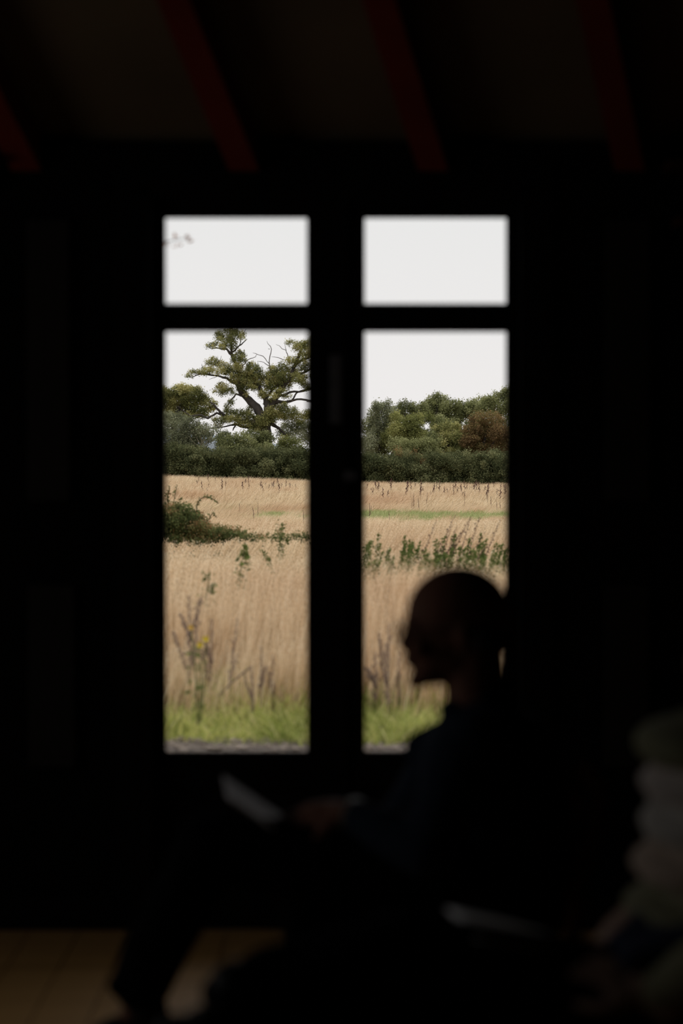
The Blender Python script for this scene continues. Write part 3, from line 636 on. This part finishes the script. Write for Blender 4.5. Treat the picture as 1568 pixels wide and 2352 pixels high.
# bramble mound
YB_ = 31
bm_ = treebase(440, YB_, 'bramble_bush', 'low dark green bramble mound tapering to the right in the left pane, one arching shoot', 'bush')
foliage('bramble_leaves', bm_, [(120,450,80,60),(200,430,60,40),(300,470,90,60),(180,540,120,80),(330,560,120,80),(420,540,80,60),(470,620,110,60),(330,660,160,60),(150,660,140,70),(580,650,80,45),(680,660,80,36),(790,680,75,32),(880,695,60,22),(-50,520,160,130),(-200,600,200,120),(50,650,160,80),(600,710,160,36),(400,720,200,40)]+[(-100+i*110, 1000+(i%2)*60, 110, 90) for i in range(8)]+[(-50+i*150, 1120+(i%2)*60, 120, 100) for i in range(5)], YB_, 'bramble', 3.4, 4.6, 360, 1070, zoom=4.356, spread=.25)
arc = [(400,460,3),(405,380,2.5),(440,325,2),(500,308,2),(560,330,1.6),(620,378,1)]
branch('arching_shoot', bm_, [arc, [(500,560,3),(560,470,2),(600,520,1.5)], [(120,420,3),(110,300,2),(130,200,1.4)], [(160,420,3),(180,300,2),(205,190,1.4)]], YB_, mat('green_brown_stem', (.12, .09, .04), .9), 360, 1070, jit=.02, seg=5)
cs = []
for ln in (arc, [(500,560),(560,470),(600,520)], [(120,420),(110,300),(130,200)], [(160,420),(180,300),(205,190)], [(90,420),(95,330),(110,240)], [(200,420),(220,350),(250,310)]):
    for i in range(len(ln)-1):
        for k in range(9):
            t = k/9; p = Wp(360+(ln[i][0]*(1-t)+ln[i+1][0]*t)/4.356, 1070+(ln[i][1]*(1-t)+ln[i+1][1]*t)/4.356, YB_); cs.append(tuple(p+Vector((random.gauss(0, .012), random.gauss(0, .012), random.gauss(0, .012)))))
P, Q, tt = leaves_geo(np.array(cs), .022, rng.uniform(.3, 1, len(cs))); setmesh('shoot_leaves', P, Q, tt, LM['bramble'], bm_)
lowb = treebase(640, 28.5, 'bramble_trail', 'thin trail of low brambles running right from the mound across the left pane', 'bush')
foliage('bramble_leaves', lowb, [(900+i*52, 712+random.uniform(-8, 8), 45, 20) for i in range(13)]+[(1225,640,20,50)], 28.5, 'bramble', 3.2, 1.7, 360, 1070, spread=.2)

# near dead stalks
def near_plant(px, top, Y, label, forks=3, lean=0.0, w=.011, bulk=.016, name='dead_weed', group=None):
    x = (px-784)*Y/F; h = Wp(px, top, Y).z-ground(x, Y)
    me = stalk_mesh(name, h, dockm2, 34, w, bulk, forks, lean)
    o = bpy.data.objects.new(name, me); o.location = (x-lean*h, Y, ground(x, Y)-.01); link(o); return tag(o, label, 'weed', group)
near_plant(434, 1362, 14.0, 'tall brown dead weed with a dense dark head at the left of the left pane', 3, .02, .010, .015)
near_plant(458, 1372, 14.2, 'brown dead weed leaning right beside the densest one in the left pane', 2, .12, .010, .014)
near_plant(487, 1416, 14.0, 'brown dead weed stem behind the yellow flowers', 2, .05, .010, .013)
near_plant(545, 1415, 13.9, 'brown dead weed spike leaning right in the middle of the left pane', 1, .14, .010, .013)
near_plant(577, 1530, 13.4, 'short dark upright dead stem above the green verge in the left pane', 1, 0, .014, .008)
near_plant(600, 1480, 13.6, 'thin brown dead stem right of the dark upright one in the left pane', 1, .02, .01, .01)
near_plant(625, 1500, 13.6, 'faint brown dead stem near the right side of the left pane', 1, 0, .01, .010)
near_plant(893, 1428, 13.9, 'tall brown dead spike left of the seated head in the right pane', 1, .03, .012, .014)
near_plant(861, 1492, 13.7, 'short brown dead spike at the left edge of the right pane', 1, .0)
near_plant(915, 1492, 13.7, 'brown dead spike closest to the seated face in the right pane', 1, .02, .010, .012)
near_plant(885, 1470, 13.5, 'thin brown stem between the two dead spikes of the right pane', 1, -.03, .01, .012)
bt = bpy.data.objects.new('bent_stem', MB().tube([Wp(500, 1600, 13.45), Wp(530, 1570, 13.42), Wp(555, 1548, 13.4), Wp(578, 1530, 13.38)], [.003, .004, .005, .004], 6).build('tmp', dockm2).data)
bpy.data.objects.remove(bpy.data.objects['tmp']); link(bt); tag(bt, 'dark bent dead stem crossing low towards the upright one in the left pane', 'weed')
# yellow-flowered weed
fy = treebase(455, 13.25, 'ragwort_plant', 'weed with three small yellow flower heads among the brown stems, left pane', 'flower')
stems = MB(); ym = mat('yellow_petal', (.90, .70, .03), .6, scale=30); yo = mat('orange_yellow_petal', (.80, .50, .12), .6); ycm = mat('flower_centre', (.60, .36, .03), .8); gs = mat('weed_stem', (.14, .16, .05), .9)
for px, py, mm in ((472, 1467, ym), (459, 1481, ym), (438, 1441, yo)):
    h = Wp(px, py, 13.2); stems.tube([fy.location, fy.location.lerp(h, .6)+Vector((.01, 0, 0)), h], [.006, .004, .003], 5)
    fb = MB()
    for k in range(12):
        a = k*math.pi/6; d = Vector((math.cos(a), -.45, math.sin(a))); s_ = Vector((-math.sin(a), 0, math.cos(a)))
        fb.add([h+d*.003-s_*.003, h+d*.003+s_*.003, h+d*.013+s_*.004, h+d*.017, h+d*.013-s_*.004], [(0, 1, 2, 3, 4)])
    fo = fb.build('flower_head', mm, fy); MB().ball(h+Vector((0, -.004, 0)), (.006, .004, .006), None, 8, 6).build('flower_disc', ycm, fo)
stems.build('stems', gs, fy)
lc = np.array([tuple(fy.location.lerp(Wp(450, 1470, 13.25), random.uniform(.2, .95))+Vector((random.gauss(0, .02), random.gauss(0, .02), 0))) for _ in range(34)])
P, Q, tt = leaves_geo(lc, .013, rng.uniform(.4, 1, 34), 1.6); setmesh('leaves', P, Q, tt, LM['nettle'], fy)

# tree just outside, left of the doors; only the tip of one branch shows in the upper left pane
sp = empty('young_tree', (-2.55, 10.6, -.06), 'russet-leaved branch tip of a young tree reaching into the upper left pane', 'tree')
tb = MB(); tb.tube([(-2.55, 10.6, -.06), (-2.5, 10.6, 1.2), (-2.56, 10.6, 2.6), (-2.5, 10.6, 3.6)], [.045, .038, .026, .008], 8).build('trunk', M['bark'], sp)
e1 = Wp(380, 556, 10.6); e2 = Wp(403, 551, 10.6); e3 = Wp(436, 547, 10.6)
MB().tube([(-2.54, 10.6, 1.9), (-1.6, 10.6, e1.z-.12), e1, e2, e3], [.014, .008, .003, .002, .0012], 6).build('branch', M['bark'], sp)
cl_ = []
for px, py, n in ((382, 562, 4), (404, 545, 3), (408, 560, 3), (434, 550, 4), (424, 541, 1)):
    for k in range(n): cl_.append(tuple(Wp(px+random.gauss(0, 4), py+random.gauss(0, 4), 10.6+random.gauss(0, .01))))
for k in range(260):
    t = random.random(); b_ = Vector((-2.54, 10.6, 1.9)).lerp(e1, t*.86) if k % 2 else Vector((-2.52, 10.6, 1.5+2.1*t)); cl_.append(tuple(b_+Vector((random.gauss(0, .12 if k % 2 == 0 else .05), random.gauss(0, .12), random.gauss(0, .05)))))
P, Q, tt = leaves_geo(np.array(cl_), .010, rng.uniform(0, 1, len(cl_)), 1.3); setmesh('leaves', P, Q, tt, LM['twig'], sp)

# ------------------------------------------------------------------ people
def hand(b, wr, d, nrm, L=.18, curl=.5, thumb=1, spread=.8):
    """wr wrist, d pointing direction, nrm back-of-hand normal; five separate fingers"""
    d = Vector(d).normalized(); nrm = Vector(nrm); nrm = (nrm-d*nrm.dot(d)).normalized(); sd = d.cross(nrm)*thumb
    R_ = Matrix((sd, d, nrm)).transposed()
    pc = wr+d*L*.27; b.ball(pc, (L*.22, L*.29, L*.085), R_, 14, 10); b.limb([wr-d*.03, wr+d*.02], [.027, .026])
    b.ball(wr+d*L*.14, (L*.16, L*.18, L*.085), R_, 12, 8)
    for i, (o, ln) in enumerate(((.145, .40), (.05, .44), (-.045, .41), (-.13, .32))):
        p = wr+d*L*.50+sd*L*o; dd = (d+sd*o*.35*spread).normalized(); pts = [p-d*L*.1, p]; a = curl*.45
        for k, fr_ in enumerate((.45, .31, .24)):
            q = (dd*math.cos(a)-nrm*math.sin(a)); p = p+q*L*ln*fr_*1.05; pts.append(p); a += curl*.8
        b.limb(pts, [.0088, .0085, .0078, .0072, .0062])
    p = wr+d*L*.14+sd*L*.15; q1 = (d*.75+sd*.75-nrm*.35).normalized(); p2 = p+q1*L*.22; q2 = (d*.95+sd*.2-nrm*.45).normalized(); p3 = p2+q2*L*.17; p4 = p3+(d*.9-sd*.1-nrm*.5).normalized()*L*.13
    b.limb([p, p2, p3, p4], [.0125, .011, .0092, .0075])
def head(b, c, yaw=0, tilt=0, s=1.0):
    """c = skull centre; faces -X; returns a transform"""
    R_ = Matrix.Rotation(yaw, 3, 'Z') @ Matrix.Rotation(tilt, 3, 'Y')
    def T(x, y, z): return Vector(c)+R_ @ (Vector((x, y, z))*s)
    def E(x, y, z, rx, ry, rz): b.ball(T(x, y, z), (rx*s, ry*s, rz*s), R_, 18, 14)
    E(0, 0, 0, .101, .077, .092); E(.018, 0, -.012, .092, .076, .082); E(-.045, 0, .0, .054, .062, .066)     # skull, forehead
    E(-.035, 0, -.065, .055, .055, .06); E(-.050, 0, -.104, .038, .036, .034)                               # face, jaw
    E(-.010, 0, -.085, .055, .054, .040); E(-.076, 0, -.130, .018, .020, .015)                              # jaw angle, chin
    E(-.092, 0, -.016, .012, .046, .010)                                                                    # brow
    for sy in (-1, 1):
        E(-.083, sy*.031, -.034, .0125, .0135, .0115); E(-.072, sy*.040, -.062, .022, .020, .020)            # eyes, cheekbones
        E(.010, sy*.077, -.040, .018, .007, .031); E(.004, sy*.080, -.030, .012, .008, .014); E(.004, sy*.079, -.066, .009, .006, .010)  # ears
        E(-.101, sy*.011, -.066, .009, .008, .007)                                                          # nostril wings
    b.limb([T(-.095, 0, -.028), T(-.100, 0, -.048), T(-.103, 0, -.062)], [.009*s, .011*s, .0110*s])         # nose
    E(-.086, 0, -.078, .012, .022, .016); E(-.094, 0, -.086, .010, .024, .0055); E(-.092, 0, -.097, .010, .021, .006)                             # lips
    return T, R_
def P5(px, py, Y=5.0): return Wp(px, py, Y)
# --- person by the doors
p1 = empty('person', (P5(1150, 2660).x, 5.0, 0), 'person in glasses seated in profile against the right pane, holding a booklet', 'person')
b = MB(); hc = P5(1054, 1411)
T, Rh = head(b, hc, 0, math.radians(2), 1.09)
b.limb([P5(1010, 1538), P5(1060, 1545)], [.028, .04])
b.limb([P5(1090, 1520), P5(1095, 1600), P5(1112, 1680)], [.064, .066, .070])
b.ball(P5(1125, 1760), (.125, .175, .12)); b.ball(P5(1155, 1880), (.12, .15, .15)); b.ball(P5(1165, 2030), (.125, .16, .12))
SH_N = P5(1065, 1750, 4.83); EL_N = P5(985, 1960, 4.74); WR_N = P5(800, 1868, 4.88)
SH_F = P5(1030, 1748, 5.17); EL_F = P5(905, 1925, 5.24); WR_F = P5(770, 1880, 5.08)
for sh, el, wr in ((SH_N, EL_N, WR_N), (SH_F, EL_F, WR_F)):
    b.limb([sh, sh.lerp(el, .5), el], [.058, .048, .040]); b.limb([el, el.lerp(wr, .35), wr], [.040, .040, .027])
hand(b, WR_N, P5(690, 1868, 4.93)-WR_N, Vector((-.25, -.5, .8)), .185, .75, -1)
hand(b, WR_F, P5(670, 1872, 5.04)-WR_F, Vector((-.2, .4, .9)), .185, .7, 1)
HN = P5(1150, 2050, 4.9); HF = P5(1150, 2055, 5.1)
KN = P5(478, 1945, 4.93); AN = P5(330, 2285, 4.93)
KF = P5(715, 2050, 5.1); AF = P5(745, 2570, 5.1)
b.limb([HN, HN.lerp(KN, .5)+Vector((0, 0, .0)), KN], [.085, .072, .052]); b.limb([KN, KN.lerp(AN, .35), AN], [.050, .052, .032])
b.limb([HF, HF.lerp(KF, .5), KF], [.085, .072, .052]); b.limb([KF, KF.lerp(AF, .35), AF], [.050, .052, .032])
b.limb([AN, P5(290, 2350, 4.93), P5(215, 2395, 4.93)], [.03, .024, .018]); b.limb([AF, P5(700, 2632, 5.1), P5(600, 2640, 5.1)], [.03, .026, .02])
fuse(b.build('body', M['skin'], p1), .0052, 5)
# shirt
b = MB()
b.ball(P5(1122, 1762), (.148, .205, .14), None, 20, 14); b.ball(P5(1155, 1885), (.148, .18, .16), None, 20, 14); b.ball(P5(1165, 2010), (.15, .185, .12), None, 20, 14)
b.limb([P5(1112, 1606), P5(1108, 1650), P5(1112, 1700)], [.069, .077, .10])
b.ball(P5(1048, 1652, 5.02), (.035, .05, .024), Matrix.Rotation(.5, 3, 'Y')); b.ball(P5(1036, 1624, 4.98), (.030, .04, .018), Matrix.Rotation(-.3, 3, 'Y'))
for sh, el, wr, f in ((SH_N, EL_N, WR_N, 0), (SH_F, EL_F, WR_F, 1)):
    b.limb([P5(1110, 1715, sh.y).lerp(sh, .4), sh, sh.lerp(el, .5), el], [.08, .080, .066, .056]); b.limb([el, el.lerp(wr, .5), el.lerp(wr, .86)], [.056, .050, .038])
    for k in range(4): q = sh.lerp(el, .45+.14*k); b.ball(q, (.063, .063, .016), Matrix.Rotation(random.uniform(-.5, .5)+.6, 3, 'Y'))
b.ball(P5(985, 1722, 5.1), (.055, .06, .048)); b.ball(P5(1030, 1690, 5.1), (.06, .06, .035))
fuse(b.build('shirt', M['shirt'], p1), .009, 3)
b = MB()
b.ball(P5(1165, 2060), (.15, .19, .09), None, 20, 14)
b.limb([HN, HN.lerp(KN, .5), KN], [.105, .09, .072]); b.limb([KN, P5(400, 2100, 4.93), P5(352, 2190, 4.93), P5(326, 2258, 4.93)], [.070, .070, .068, .062])
b.limb([HF, HF.lerp(KF, .5), KF], [.105, .09, .072]); b.limb([KF, KF.lerp(AF, .4), AF.lerp(KF, .04)], [.070, .066, .052])
b.ball(P5(268, 2262, 4.93), (.02, .05, .02))
fuse(b.build('trousers', M['trouser'], p1), .009, 3)
def shoe(heel, toe, up, parent, w=.042, m=None):
    d = (toe-heel); L = d.length; d.normalize(); up = (up-d*up.dot(d)).normalized(); sd = d.cross(up); R_ = Matrix((d, sd, up)).transposed(); b = MB()
    b.ball(heel+d*L*.16+up*.030, (L*.19, w*.78, .044), R_); b.ball(heel+d*L*.45+up*.022, (L*.28, w*.82, .036), R_); b.ball(heel+d*L*.76+up*.016, (L*.24, w, .028), R_); b.limb([heel+d*L*.14+up*.03, heel+d*L*.12+up*.085], [.042, .044])
    so = fuse(b.build('shoe', m or M['shoe'], parent), .006, 3)
    q = MB()
    pr = [(0, -.6), (.05, -.85), (.25, -.72), (.5, -.75), (.75, -1), (.92, -.8), (1, -.25), (1, .25), (.92, .8), (.75, 1), (.5, .75), (.25, .72), (.05, .85), (0, .6)]
    q.prism([heel+d*L*a+sd*w*c_-up*.014 for a, c_ in pr], up*.012); q.build('sole', M['frame'], so)
shoe(P5(392, 2352, 4.93), P5(128, 2452, 4.93), Vector((-.36, 0, .93)), p1)
shoe(P5(790, 2640, 5.1), P5(500, 2642, 5.1), Vector((0, 0, 1)), p1)
# glasses
gl = MB(); ctr = []
for sy in (-1, 1):
    c0 = T(-.116, sy*.033, -.034); ring = [c0+Rh @ Vector((0, .024*math.cos(a), .019*math.sin(a))) for a in [k*math.pi/8 for k in range(17)]]
    gl.tube(ring, [.0034]*17, 6); gl.tube([T(-.110, sy*.057, -.028), T(-.06, sy*.076, -.026), T(.005, sy*.084, -.026), T(.022, sy*.083, -.042)], [.002]*4, 6)
gl.tube([T(-.110, -.010, -.030), T(-.114, 0, -.026), T(-.110, .010, -.030)], [.002]*3, 6)
go_ = gl.build('glasses', M['frame'], p1)
# close-cropped hair band round the back of the head
hb = MB()
for k in range(9):
    a = math.radians(-74+k*18.5); hb.ball(T(.014+.085*math.cos(a), .076*math.sin(a), -.045), (.020, .018, .028), Matrix.Rotation(a, 3, 'Z'), 8, 6)
fuse(hb.build('hair', M['hair'], p1), .006, 3)
# watch
wc = MB(); d_ = (WR_N-EL_N).normalized(); n_ = Vector((0, 0, 1)).cross(d_).normalized(); u_ = d_.cross(n_)
wc.tube([WR_N-d_*.012+(n_*math.cos(a)+u_*math.sin(a))*.030 for a in [k*math.pi/8 for k in range(17)]], [.005]*17, 6); wc.ball(WR_N-d_*.012-u_*-.031, (.017, .017, .006)); wc.build('watch', mat('pale_watch', (.22, .21, .17), .4), p1)
# booklet (held, stands over his raised knee)
bk = empty('booklet', P5(590, 1860, 5.0), 'open white booklet held over the raised knee of the person in glasses', 'booklet')
A_, B_, C_, D_ = P5(512, 1780, 5.16), P5(668, 1885, 5.12), P5(672, 1930, 4.88), P5(528, 1832, 4.88)
midA, midB = A_.lerp(D_, .5)+Vector((0, 0, -.010)), B_.lerp(C_, .5)+Vector((0, 0, -.010))
MB().prism([A_, B_, midB, midA], Vector((0, 0, -.006))).build('page', M['paper'], bk)
MB().prism([midA, midB, C_, D_], Vector((0, 0, -.006))).build('page', M['paper'], bk)
MB().tube([midA+Vector((0, 0, -.006)), midB+Vector((0, 0, -.006))], [.004, .004], 6).build('spine', M['paper'], bk)

def chair(x, y, label, fx=-1):
    """wooden chair; faces -X; x,y = centre of the seat"""
    c = empty('wooden_chair', (x, y, 0), label, 'chair', 'wooden chairs')
    MB().box((x-.23, y-.22, .425), (x+.22, y+.22, .45), .008).build('seat', M['chair'], c)
    for sy in (-1, 1):
        MB().tube([(x-.20, y+sy*.19, .425), (x-.21, y+sy*.20, 0)], [.018, .014], 8).build('leg', M['chair'], c)
        MB().tube([(x+.24, y+sy*.20, 0), (x+.20, y+sy*.20, .43), (x+.225, y+sy*.20, .62), (x+.275, y+sy*.20, .80)], [.015, .019, .018, .014], 8).build('leg', M['chair'], c)
        MB().tube([(x-.2, y+sy*.195, .2), (x+.215, y+sy*.20, .2)], [.009, .009], 8).build('stretcher', M['chair'], c)
    for z, xx in ((.62, .225), (.72, .252), (.79, .272)):
        MB().box((x+xx-.008, y-.20, z-.025), (x+xx+.008, y+.20, z+.025), .004).build('back_slat', M['chair'], c)
    return c
chair(P5(1060, 2160).x, 5.0, 'wooden chair under the person in glasses by the doors')

# --- person at the right edge, nearer the camera
def P3(px, py, Y=3.8): return Wp(px, py, Y)
p2 = empty('person', (P3(1620, 2600).x, 3.8, 0), 'person cut off by the right edge in banded jumper, a sheet on the lap', 'person')
b = MB(); hc2 = P3(1745, 1440)
T2, R2_ = head(b, hc2, 0, 0, 1.0)
b.limb([P3(1765, 1560), P3(1750, 1640), P3(1730, 1720)], [.056, .053, .06])
b.ball(P3(1690, 1800), (.11, .16, .11)); b.ball(P3(1690, 1950), (.11, .14, .15)); b.ball(P3(1720, 2160), (.13, .16, .15)); b.ball(P3(1730, 2300), (.12, .15, .10))
sN = P3(1700, 1770, 3.62); eN = P3(1680, 2190, 3.55); wN = P3(1500, 2290, 3.62)
sF = P3(1660, 1760, 3.98); eF = P3(1640, 2080, 4.02); wF = P3(1478, 2080, 3.96)
for sh, el, wr in ((sN, eN, wN), (sF, eF, wF)):
    b.limb([sh, sh.lerp(el, .5), el], [.052, .044, .038]); b.limb([el, el.lerp(wr, .35), wr], [.038, .037, .026])
hand(b, wN, P3(1380, 2225, 3.66)-wN, Vector((-.2, -.4, .9)), .175, .6, -1)
hand(b, wF, P3(1415, 2140, 3.92)-wF, Vector((-.6, -.3, .8)), .175, .7, 1)
hN = P3(1700, 2360, 3.72); kN = P3(930, 2188, 3.74); aN = P3(545, 2325, 3.70)
hF = P3(1700, 2380, 3.9); kF = P3(1060, 2370, 3.9); aF = P3(1010, 3050, 3.9); aF.z = .09
for h_, k_, a_ in ((hN, kN, aN), (hF, kF, aF)):
    b.limb([h_, h_.lerp(k_, .5), k_], [.080, .066, .048]); b.limb([k_, k_.lerp(a_, .35), a_], [.046, .046, .03])
b.limb([aN, P3(450, 2390, 3.64)], [.03, .024]); b.limb([aF, aF+Vector((-.13, 0, -.045))], [.03, .022])
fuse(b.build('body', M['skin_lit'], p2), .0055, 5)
def bandmat():
    m = mat('banded_knit', (.3, .26, .2), .95); n = m.node_tree.nodes; l = m.node_tree.links; bs = n['Principled BSDF']
    g_ = n.new('ShaderNodeTexCoord'); s_ = n.new('ShaderNodeSeparateXYZ'); mr = n.new('ShaderNodeMapRange'); mr.inputs[1].default_value = .70; mr.inputs[2].default_value = 1.10
    r = n.new('ShaderNodeValToRGB'); r.color_ramp.interpolation = 'CONSTANT'; el = r.color_ramp.elements
    z = lambda py: (P3(1500, py).z-.70)/.40
    el[0].position = 0; el[0].color = (.21, .20, .12, 1); el[1].position = z(2034); el[1].color = (.42, .32, .25, 1)
    for py, c in ((1936, (.40, .37, .33)), (1838, (.44, .38, .34)), (1758, (.17, .165, .095))): q = el.new(z(py)); q.color = (*c, 1)
    l.new(g_.outputs['Object'], s_.inputs[0]); l.new(s_.outputs['Z'], mr.inputs[0]); l.new(mr.outputs[0], r.inputs[0]); l.new(r.outputs[0], bs.inputs['Base Color']); return m
b = MB()
for cx, cy, rx, rz in ((1600, 1708, 145, 66), (1590, 1798, 124, 40), (1588, 1890, 120, 47), (1585, 1984, 138, 50), (1580, 2078, 152, 46), (1640, 2160, 150, 60)):
    b.ball(P3(cx, cy, 3.84), (rx*3.84/F, .19, rz*3.84/F), None, 24, 14)
b.ball(P3(1690, 1820, 3.8), (.11, .20, .16), None, 20, 14); b.ball(P3(1700, 2020, 3.8), (.12, .19, .2), None, 20, 14); b.limb([P3(1730, 1690), P3(1745, 1640)], [.09, .064])
b.limb([sN, sN.lerp(eN, .5), eN], [.066, .060, .054]); b.limb([eN, eN.lerp(wN, .5), eN.lerp(wN, .88)], [.054, .048, .036])
b.limb([sF, sF.lerp(eF, .5), eF], [.066, .056, .05]); b.limb([eF, eF.lerp(wF, .6)], [.05, .036])
b.limb([P3(1604, 1730, 3.84), P3(1598, 1900, 3.84), P3(1592, 2080, 3.84)], [.076, .078, .084])
fuse(b.build('jumper', bandmat(), p2), .0085, 7)
b = MB()
b.ball(P3(1720, 2350), (.14, .18, .10), None, 20, 12)
b.limb([hN, hN.lerp(kN, .5), kN], [.095, .082, .064]); b.limb([kN, kN.lerp(aN, .4), kN.lerp(aN, .92)], [.062, .060, .048])
b.limb([hF, hF.lerp(kF, .5), kF], [.095, .082, .064]); b.limb([kF, kF.lerp(aF, .4), kF.lerp(aF, .93)], [.062, .058, .048])
for q in ((950, 2290, .10), (860, 2330, .11), (760, 2330, .10), (660, 2300, .085), (590, 2300, .062), (1060, 2350, .13), (1180, 2340, .12), (700, 2440, .12), (860, 2470, .13), (1020, 2480, .14), (1200, 2460, .13), (620, 2420, .07)):
    b.ball(P3(q[0], q[1], 3.80), (q[2], .13, q[2]))
b.limb([P3(900, 2178, 3.76), P3(760, 2222, 3.76), P3(620, 2262, 3.74), P3(548, 2298, 3.72)], [.058, .060, .062, .054])
b.ball(P3(500, 2280, 3.73), (.028, .05, .03))
fuse(b.build('skirt', M['trouser'], p2), .009, 3)
shoe(P3(560, 2398, 3.72), P3(372, 2392, 3.54), Vector((-.15, 0, 1)), p2)
shoe(aF+Vector((.06, 0, -.076)), aF+Vector((-.2, 0, -.076)), Vector((0, 0, 1)), p2)
hb = MB()
for k in range(10):
    a = math.radians(-80+k*18); hb.ball(T2(.018+.082*math.cos(a), .074*math.sin(a), -.02), (.026, .022, .05), Matrix.Rotation(a, 3, 'Z'), 8, 6)
hb.ball(T2(.012, 0, .028), (.098, .082, .074)); fuse(hb.build('hair', M['hair'], p2), .008, 3)
cn = chair(P3(1690, 2500).x, 3.8, 'wooden chair under the person in the banded jumper at the right edge')
# sheet of paper on the lap
sh = empty('paper_sheet', P3(1200, 2180, 3.75), 'white sheet of paper lying on the lap of the person at the right edge', 'paper')
A_, B_, C_, D_ = P3(1022, 2086, 3.90), P3(1362, 2180, 3.90), P3(1358, 2222, 3.68), P3(1092, 2158, 3.68)
n = 8; V = []; Fc = []
for i in range(n+1):
    t = i/n
    for j in range(4):
        u = j/3; p = A_.lerp(B_, t).lerp(D_.lerp(C_, t), u)+Vector((0, 0, .006*math.sin(t*math.pi))); V.append(p)
for i in range(n):
    for j in range(3): Fc.append((i*4+j, (i+1)*4+j, (i+1)*4+j+1, i*4+j+1))
so = meshobj('sheet', V, Fc, M['paper'], sh, True); q = so.modifiers.new('t', 'SOLIDIFY'); q.thickness = .0012
# navy coat folded over the lap
ct = empty('folded_coat', P3(1540, 2200, 3.76), 'dark navy coat bundled on the lap of the person at the right edge', 'coat')
b = MB(); b.limb([P3(1430, 2178, 3.74), P3(1500, 2150, 3.76), P3(1600, 2120, 3.76)], [.030, .048, .06]); b.limb([P3(1450, 2200, 3.70), P3(1560, 2200, 3.68)], [.03, .05])
for k in range(6): b.ball(P3(1440+k*30, 2195-k*12, 3.70), (.02, .07, .03), Matrix.Rotation(.5, 3, 'Y'))
fuse(b.build('coat_cloth', M['navy'], ct), .007, 3)
# open the room's air a little to real window sampling: light portals exactly in the four panes
for nm_, a, sz, sy_ in (('p', 0, WY1-WY0-.1, WZ1-WZ0-.1),):
    la_ = bpy.data.lights.new('sky_portal', 'AREA'); la_.shape = 'RECTANGLE'; la_.size = sy_; la_.size_y = sz; la_.cycles.is_portal = True
    o = bpy.data.objects.new('sky_portal', la_); o.location = (X0-.16, (WY0+WY1)/2, (WZ0+WZ1)/2); o.rotation_euler = (0, -math.pi/2, 0); link(o)
for a, b_, c, d_ in ((376, 707, 495, 698), (835, 1166, 495, 698), (376, 707, 758, 1732), (835, 1166, 758, 1732)):
    la_ = bpy.data.lights.new('sky_portal', 'AREA'); la_.shape = 'RECTANGLE'; la_.size = (b_-a)*DY/F; la_.size_y = wz(c)-wz(d_); la_.cycles.is_portal = True
    o = bpy.data.objects.new('sky_portal', la_); o.location = (wx((a+b_)/2), DY+.12, (wz(c)+wz(d_))/2); o.rotation_euler = (-math.pi/2, 0, 0); link(o)
